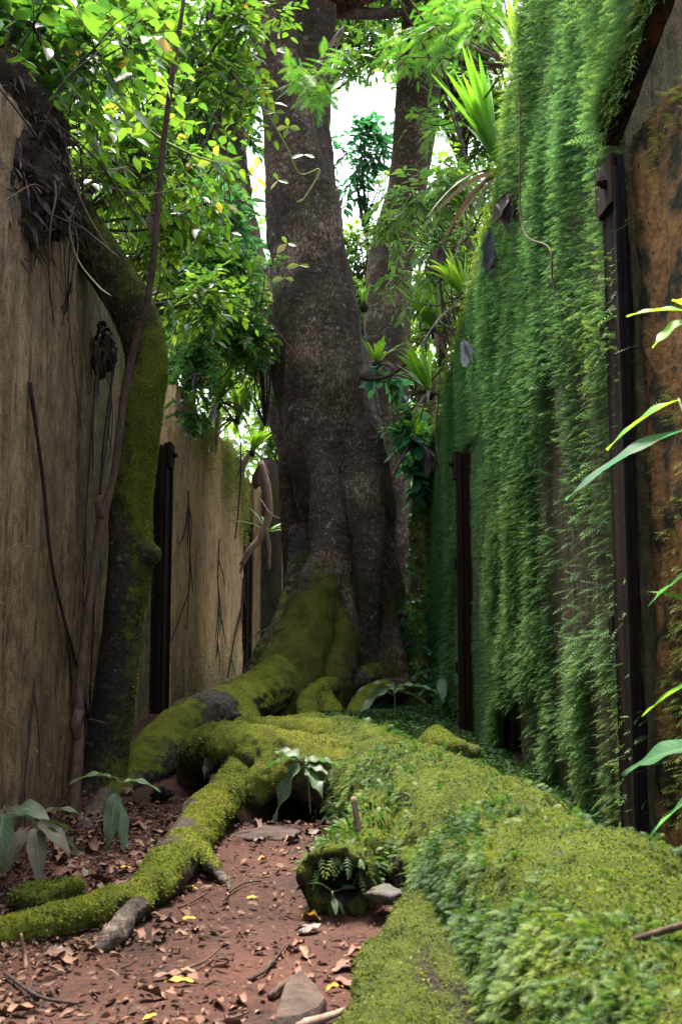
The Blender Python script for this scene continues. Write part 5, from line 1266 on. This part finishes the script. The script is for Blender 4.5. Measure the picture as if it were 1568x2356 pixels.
# saplings reaching in from the right edge
def side_branch(label, l, lv, mat, L, W, droop=.3, wave=.05):
    P, r = px(l); t = thing('leafy_branch', label, 'branch', P[0]); mb = MB(); V, Fs = tube(P, r, 6, 6); mb.add(V, Fs); mb.mk('stem', M['stem_green'], t)
    for (u, v, d, u2, v2, d2, s, rv) in lv:
        a, b = U(u, v, d), U(u2, v2, d2); D = b - a; Ln = np.linalg.norm(D)
        V2, Q2 = ribbon(a[None], nrm(D)[None], np.array([[-.25, -.35, 1.]]), Ln, W * s, 'lance', 16, droop, .12, wave); V2[:, 2] += 0
        # keep the tip where it was aimed: lift the droop back out
        tt = np.repeat(np.linspace(0, 1, 17), 3); V2[:, 2] += droop * Ln * tt
        mb2 = MB(); mb2.add(V2, Q2, rv); mb2.mk('leaf', mat, t, mid=np.tile([0, 1, 0], 17), tt=tt)
LBR = leaf_mat('bright leaf', [(.02, .09, .05), (.06, .20, .015), (.10, .26, .015)], [(.05, .25, .1), (.28, .60, .02), (.40, .70, .03)], .48, .42, .35, veins=True)
side_branch('long two leaved shoot reaching across the thick rusty post', [(1640, 1010, 2.9, 4), (1580, 960, 3.0, 4), (1560, 918, 3.05, 3)],
    [(1560, 920, 3.05, 1395, 1035, 3.2, 1.0, .75), (1590, 985, 3.0, 1300, 1150, 3.15, 1.25, .05)], LBR, .2, .085, .25)
side_branch('pair of lit leaves high at the right edge before the rock wall', [(1640, 760, 2.9, 4), (1600, 735, 3.0, 3), (1570, 715, 3.05, 2.5)],
    [(1580, 715, 3.05, 1440, 728, 3.1, .9, .95), (1590, 730, 3.0, 1500, 800, 3.0, 1.1, 1.0), (1570, 700, 3.05, 1545, 690, 3.0, .5, .9)], LBR, .2, .075, .2)
side_branch('drooping dusty leaves low at the right edge by the post foot', [(1640, 1700, 2.5, 4), (1600, 1720, 2.6, 3)],
    [(1610, 1715, 2.6, 1430, 1785, 2.75, 1.35, .1), (1620, 1560, 2.7, 1475, 1650, 2.9, .8, .6), (1620, 1300, 2.9, 1490, 1395, 3.1, .9, .15), (1640, 1810, 2.4, 1490, 1930, 2.6, .9, .15), (1620, 1400, 2.9, 1490, 1362, 3.1, .3, .6)], LBR, .2, .075, .2)

# ================================================================== stones, litter
def rock(label, p, s, mat, seed, flat=1.0, name='stone', sq=0.0, moss=None, rot=0.0):
    n, m = 28, 18; th = np.linspace(0, 2 * np.pi, n, endpoint=False); ph = np.linspace(-math.pi / 2, math.pi / 2, m)
    TH, PH = np.meshgrid(th, ph); D = np.stack([np.cos(PH) * np.cos(TH), np.cos(PH) * np.sin(TH), np.sin(PH)], -1)
    rr = 1 + (fbm(D * 1.3 + seed * 7, 3, seed) - .5) * 1.1
    if sq: # planar cuts
        rs = np.random.default_rng(seed)
        for k in range(9):
            nn = nrm(rs.normal(0, 1, 3)); c = .62 + .2 * rs.random(); dt = (D * nn).sum(-1) * rr
            rr = np.where(dt > c, rr * c / np.maximum(dt, 1e-6), rr)
    V = (D * rr[..., None]).reshape(-1, 3) * np.array([s[0], s[1], s[2]])
    c_, s_ = math.cos(rot), math.sin(rot); V[:, :2] = V[:, :2] @ np.array([[c_, s_], [-s_, c_]])
    V = V + np.array(p)
    i = np.arange(m - 1)[:, None] * n; j = np.arange(n)[None]; Q = np.stack([i + j, i + (j + 1) % n, i + n + (j + 1) % n, i + n + j], -1).reshape(-1, 4)
    N = nrm(V - np.array(p))
    o = mk(name, V, Q, mat, None, True, moss=np.full(len(V), 0.0) if moss is None else moss + .5 * np.clip(N[:, 2], -1, 1), rnd=np.full(len(V), .5))
    tag(o, label, 'stone'); return o, V, N, Q
rock('grey boulder wedged between tan panel foot and buttress root', U(592, 1550, 10.0), (.13, .12, .10), M['stone'], 3, sq=1)
rock('grey stone lodged under the log next to the hollow stub', U(885, 2062, 3.5), (.075, .09, .035), M['stone'], 5, sq=1)
rock('small dark round stone in the litter under the arching root', U(372, 1826, 5.7), (.055, .05, .04), M['iron'], 8)
o, V, N, Q = rock('low moss covered stone on the soil at the left, beside the snaking root', G(105, 2062, .03), (.13, .09, .055), M['mosspad'], 9, moss=.55, rot=.4)
tuft_part(o, V, N, Q, np.clip(N[:, 2] + .3, 0, 1), 1800, .012)
o, V, N, Q = rock('moss capped boulder with a bare streak between log and moss wall', U(1010, 1735, 6.6), (.21, .24, .15), M['mosspad'], 12, moss=.5)
tuft_part(o, V, N, Q, np.clip(N[:, 2] + .2, 0, 1), 2600, .014)
rock('flat pinkish stone sunk in the soil under the dark hollow', G(620, 1925, .01), (.16, .12, .035), M['wedge'], 14)
# wedge stone
p = G(668, 2335, .0); pr = [(640, 2345), (628, 2352), (662, 2262), (688, 2247), (722, 2268), (748, 2297), (735, 2322), (690, 2330)]
p0 = np.array([G(u, v, .02) for u, v in [(625, 2352), (655, 2285), (690, 2268), (728, 2290), (750, 2312), (735, 2330), (690, 2345)]])
top = p0.copy(); cz = [.008, .035, .045, .03, .018, .015, .01]; top[:, 2] = np.array(cz); top[:, 1] += .03
cen = p0.mean(0); bot = cen + (p0 - cen) * 1.05; bot[:, 2] = -.05
ring2 = cen + (top - cen) * .92 ; ring2[:, 2] = top[:, 2] + .008; k = np.arange(7); j = (k + 1) % 7
V = np.vstack([bot, top, ring2, [ring2.mean(0) + [0, 0, .008]]])
o = mk('stone', V, [np.vstack([np.stack([k, j, j + 7, k + 7], 1), np.stack([k + 7, j + 7, j + 14, k + 14], 1)]), np.stack([k + 14, j + 14, np.full(7, 21)], 1)], M['wedge'], None, False)
tag(o, 'flat wedge shaped brown stone in the bottom foreground', 'stone')

# leaf litter
DRY = {}
for nm, a, b in (('tan', (.12, .06, .034), (.20, .112, .07)), ('brown', (.075, .036, .024), (.15, .075, .05)), ('pinkish', (.11, .046, .032), (.17, .082, .058)), ('greyish', (.085, .068, .058), (.15, .125, .108)), ('yellow', (.30, .16, .012), (.40, .23, .02)), ('orange', (.36, .15, .03), (.5, .24, .05))):
    DRY[nm] = plain_mat(nm + ' dry leaf', a, b, 40, .75, .003, .35)
def dry_mesh(nm, curl, L=.1, W=.042, seed=0):
    rs = np.random.default_rng(seed); ns = 9
    V, Q = ribbon(np.array([[-L / 2, 0, .006]]), np.array([[1., 0, 0]]), np.array([[0, 0, 1.]]), L, W, 'ovate', ns, 0, .10 + .35 * curl, .06 + .12 * curl, .10 * curl)
    V[:, 2] += curl * .35 * (V[:, 0] / L) ** 2 * L + (fbm(V * 40 + seed, 2, seed) - .5) * .014
    V[:, 2] -= V[:, 2].min() - .002
    me = mk('tmp', V, Q, DRY[nm]); d = me.data; bpy.data.objects.remove(me); return d
DM = {(nm, c): [dry_mesh(nm, .25 if c == 'flat' else 1.0, seed=s + 10 * len(nm)) for s in range(3)] for nm in DRY for c in ('flat', 'curled')}
def zone(x, y):
    if x < -.95 and y > 3.3: return 'heaped against the foot of the near left wall'
    if y < 2.95: return 'in the near left corner of the picture' if x < -.42 else ('by the wedge stone in the foreground' if x > -.22 else 'on the open soil in the foreground')
    if y < 3.7: return 'on the trodden soil before the snaking root' if x < -.25 else 'on the soil left of the hollow stub'
    if y < 4.4: return 'on the soil behind the snaking root' if x < -.62 else 'between the snaking root and hollow stub'
    return 'in the litter between arching root and snaking root' if x < -.5 else 'under the dark hollow of the log'
def drop(nm, c, p, yaw, s, label, group, tilt=None, name='fallen_leaf'):
    o = bpy.data.objects.new(name, random.choice(DM[(nm, c)])); C.objects.link(o)
    o.location = tuple(p); tl = tilt or (R.normal(0, .22), R.normal(0, .22)); o.rotation_euler = (tl[0], tl[1], yaw); o.scale = (s, s * R.uniform(.8, 1.15), s)
    tag(o, label, 'leaf', group); return o
LEAFSPOT = [('yellow', 'flat', 413, 2262, .85, 'big torn yellow leaf lying on the bare foreground soil'), ('yellow', 'flat', 440, 2030, .55, 'small yellow leaf on the soil right of the snaking root'),
    ('yellow', 'flat', 432, 2113, .6, 'narrow yellow leaf on the trodden soil below the small one'), ('yellow', 'flat', 345, 2345, .42, 'yellow leaf scrap at the bottom edge of the soil'),
    ('yellow', 'flat', 580, 2062, .42, 'little yellow leaf at mid soil left of the hollow stub'), ('yellow', 'curled', 715, 2100, .75, 'olive yellow curled leaf under the stub mouth'),
    ('yellow', 'curled', 770, 2262, .5, 'dull yellow leaf in the shade above the wedge stone'), ('orange', 'curled', 605, 1985, .5, 'orange red curled leaf below the dark hollow'),
    ('greyish', 'curled', 598, 1940, .62, 'pale grey green curled leaf near the dark hollow'), ('tan', 'curled', 612, 2015, .5, 'tan leaf curled beside the orange one'),
    ('orange', 'flat', 285, 1998, .6, 'orange brown leaf behind the snaking root'), ('tan', 'curled', 415, 2150, .55, 'folded tan leaf on the middle soil'), ('tan', 'flat', 430, 2225, .6, 'light tan leaf just above the big torn yellow leaf')]
for nm, c, u, v, s, lab in LEAFSPOT:
    p = G(u, v, .01); p[2] = gz(p[0], p[1]) + .008; drop(nm, c, p, R.uniform(-.5, .9), s, lab, None, (R.normal(0, .1), R.normal(0, .1)), 'yellow_leaf' if nm == 'yellow' else 'fallen_leaf')
def litter_pos():
    while True:
        if R.random() < .62: x, y = R.uniform(-1.45, .3), R.uniform(2.35, 5.8)
        else: x, y = R.normal(-1.05, .3), R.uniform(2.3, 5.5)
        if x < along(LA, LB, y)[0] + .04: continue
        dens = .07 + 1.0 * (x < -.75) + .75 * (y > 4.0) + .9 * (fbm(np.array([x * 2.2, y * 2.2, 0]), 2, 3) > .56) + .5 * (y < 2.75)
        if R.random() < dens / 2: return x, y
kinds = ['tan', 'brown', 'pinkish', 'brown', 'tan', 'greyish', 'pinkish', 'brown']
for k in range(275):
    x, y = litter_pos(); s = float(np.clip(R.normal(.72, .28), .28, 1.4)); nm = kinds[R.integers(0, 8)]; c = 'curled' if R.random() < .6 else 'flat'
    sz = 'small' if s < .5 else ('large' if s > .8 else 'mid sized')
    lab = f'{sz} {c} {nm} dead leaf {zone(x, y)}'
    drop(nm, c, (x, y, gz(x, y) + .006), R.uniform(0, 6.28), s, lab, lab + 's')
# crumbs of litter nobody could count
n = 8000; xy = np.array([litter_pos() for _ in range(n)])
P = np.stack([xy[:, 0], xy[:, 1], gz(xy[:, 0], xy[:, 1]) + R.uniform(.004, .016, n)], -1); a = R.uniform(0, 6.28, n)
L = R.uniform(.008, .034, n) * np.where(R.random(n) < .15, 1.7, 1)
V, Q = ribbon(P, np.stack([np.cos(a), np.sin(a), R.normal(0, .25, n)], -1), np.array([0, 0, 1.]) + R.normal(0, .5, (n, 3)), L, L * R.uniform(.2, .6, n), 'ovate', 3, .1, .3, .1)
LCR = leaf_mat('litter', [(.025, .013, .009), (.06, .029, .019), (.105, .052, .033), (.18, .10, .07)], [(.1, .05, .03)] * 4, .8, .05, .25)
kind(mk('leaf_litter', V, Q, LCR, None, True, rnd=rep(R.random(n), 12)), 'stuff', 'crumbled leaf litter over the red soil')
# leaves on the log
for nm, c, u, v, d, s, lab in [('orange', 'flat', 765, 1790, 5.45, .85, 'orange tan leaf standing on the mossy log end'), ('tan', 'curled', 1028, 1748, 5.6, .75, 'tan leaf resting on the log near the moss capped boulder'),
        ('brown', 'curled', 1425, 1995, 2.75, .62, 'brown shrivelled leaf on the log at the right edge'), ('tan', 'curled', 1195, 1990, 2.95, .55, 'tan rolled leaf stuck in the ferns on the log'), ('brown', 'curled', 985, 1735, 5.5, .5, 'small dark leaf on the ridge of the log')]:
    o = drop(nm, c, U(u, v, d), R.uniform(.8, 1.6), s, lab, None, (R.normal(0, .4), -.9 if nm == 'orange' else .1), 'fallen_leaf')
# twigs
def twig(label, pts, r, mat='twig', name='fallen_twig'):
    PP = []
    for (u, v, z) in pts:
        p = G(u, v, z); p[2] = gz(p[0], p[1]) + z + .006; PP.append(p)
    V, Fs = tube(PP, np.linspace(1, .6, len(PP)) * r, 7, 5, .2, 12); mb = MB(); mb.add(V, Fs)
    return tag(mb.mk(name, M[mat]), label, 'twig')
TW = [('pale stick lying behind the snaking root', [(315, 1992, .01), (400, 1990, .015), (500, 1988, .01)], .016, 'deadwood'),
      ('thin twig pointing at the open soil by the snaking root', [(410, 2095, .004), (440, 2078, .01), (480, 2050, .012)], .005, 'twig'),
      ('bent twig on the middle soil beside the folded tan leaf', [(425, 2225, .004), (470, 2205, .008), (505, 2180, .012)], .005, 'twig'),
      ('dark twig running toward the hollow stub', [(575, 2245, .004), (615, 2215, .006), (655, 2170, .008)], .006, 'twig_dark'),
      ('pale bark strip beside the wedge stone', [(680, 2350, .004), (740, 2335, .012), (800, 2308, .014)], .013, 'deadwood'),
      ('bark strip lying above the wedge stone', [(620, 2288, .004), (650, 2262, .01), (690, 2228, .01)], .009, 'twig'),
      ('upright stick poking from the soil at the left corner', [(60, 2240, .0), (55, 2200, .04), (48, 2160, .09)], .007, 'deadwood'),
      ('dark twigs crossing the litter in the left corner', [(10, 2250, .01), (90, 2300, .02), (180, 2318, .006)], .006, 'twig_dark'),
      ('thin stick in front of the snaking root end', [(330, 2120, .0), (338, 2080, .03), (345, 2052, .05)], .004, 'deadwood'),
      ('short twig under the fork of the snaking root', [(520, 2060, .004), (560, 2040, .008), (600, 2032, .004)], .005, 'twig_dark'),
      ('reddish twig near the bottom edge of the soil', [(490, 2350, .004), (530, 2338, .006), (570, 2320, .004)], .006, 'twig'),
      ('stick in the hollow below the log', [(540, 1930, .004), (590, 1925, .012), (650, 1922, .006)], .008, 'twig_dark')]
for lab, pts, r, mt in TW: twig(lab, pts, r, mt)
# standing dead stick on the log by the stub and pale stem on the log
stem_thing('stick', 'reddish stick standing in the moss between log and hollow stub', 'stick', [(842, 2010, 3.75, 6), (830, 1960, 3.75, 7), (822, 1900, 3.75, 7), (812, 1835, 3.75, 6)], M['deadwood'])
stem_thing('stick', 'thin bent stem trailing over the moss on the near log', 'stick', [(1600, 2120, 2.05, 8), (1500, 2150, 2.1, 8), (1400, 2185, 2.15, 7), (1300, 2260, 2.15, 6), (1220, 2340, 2.1, 4)], M['twig'])
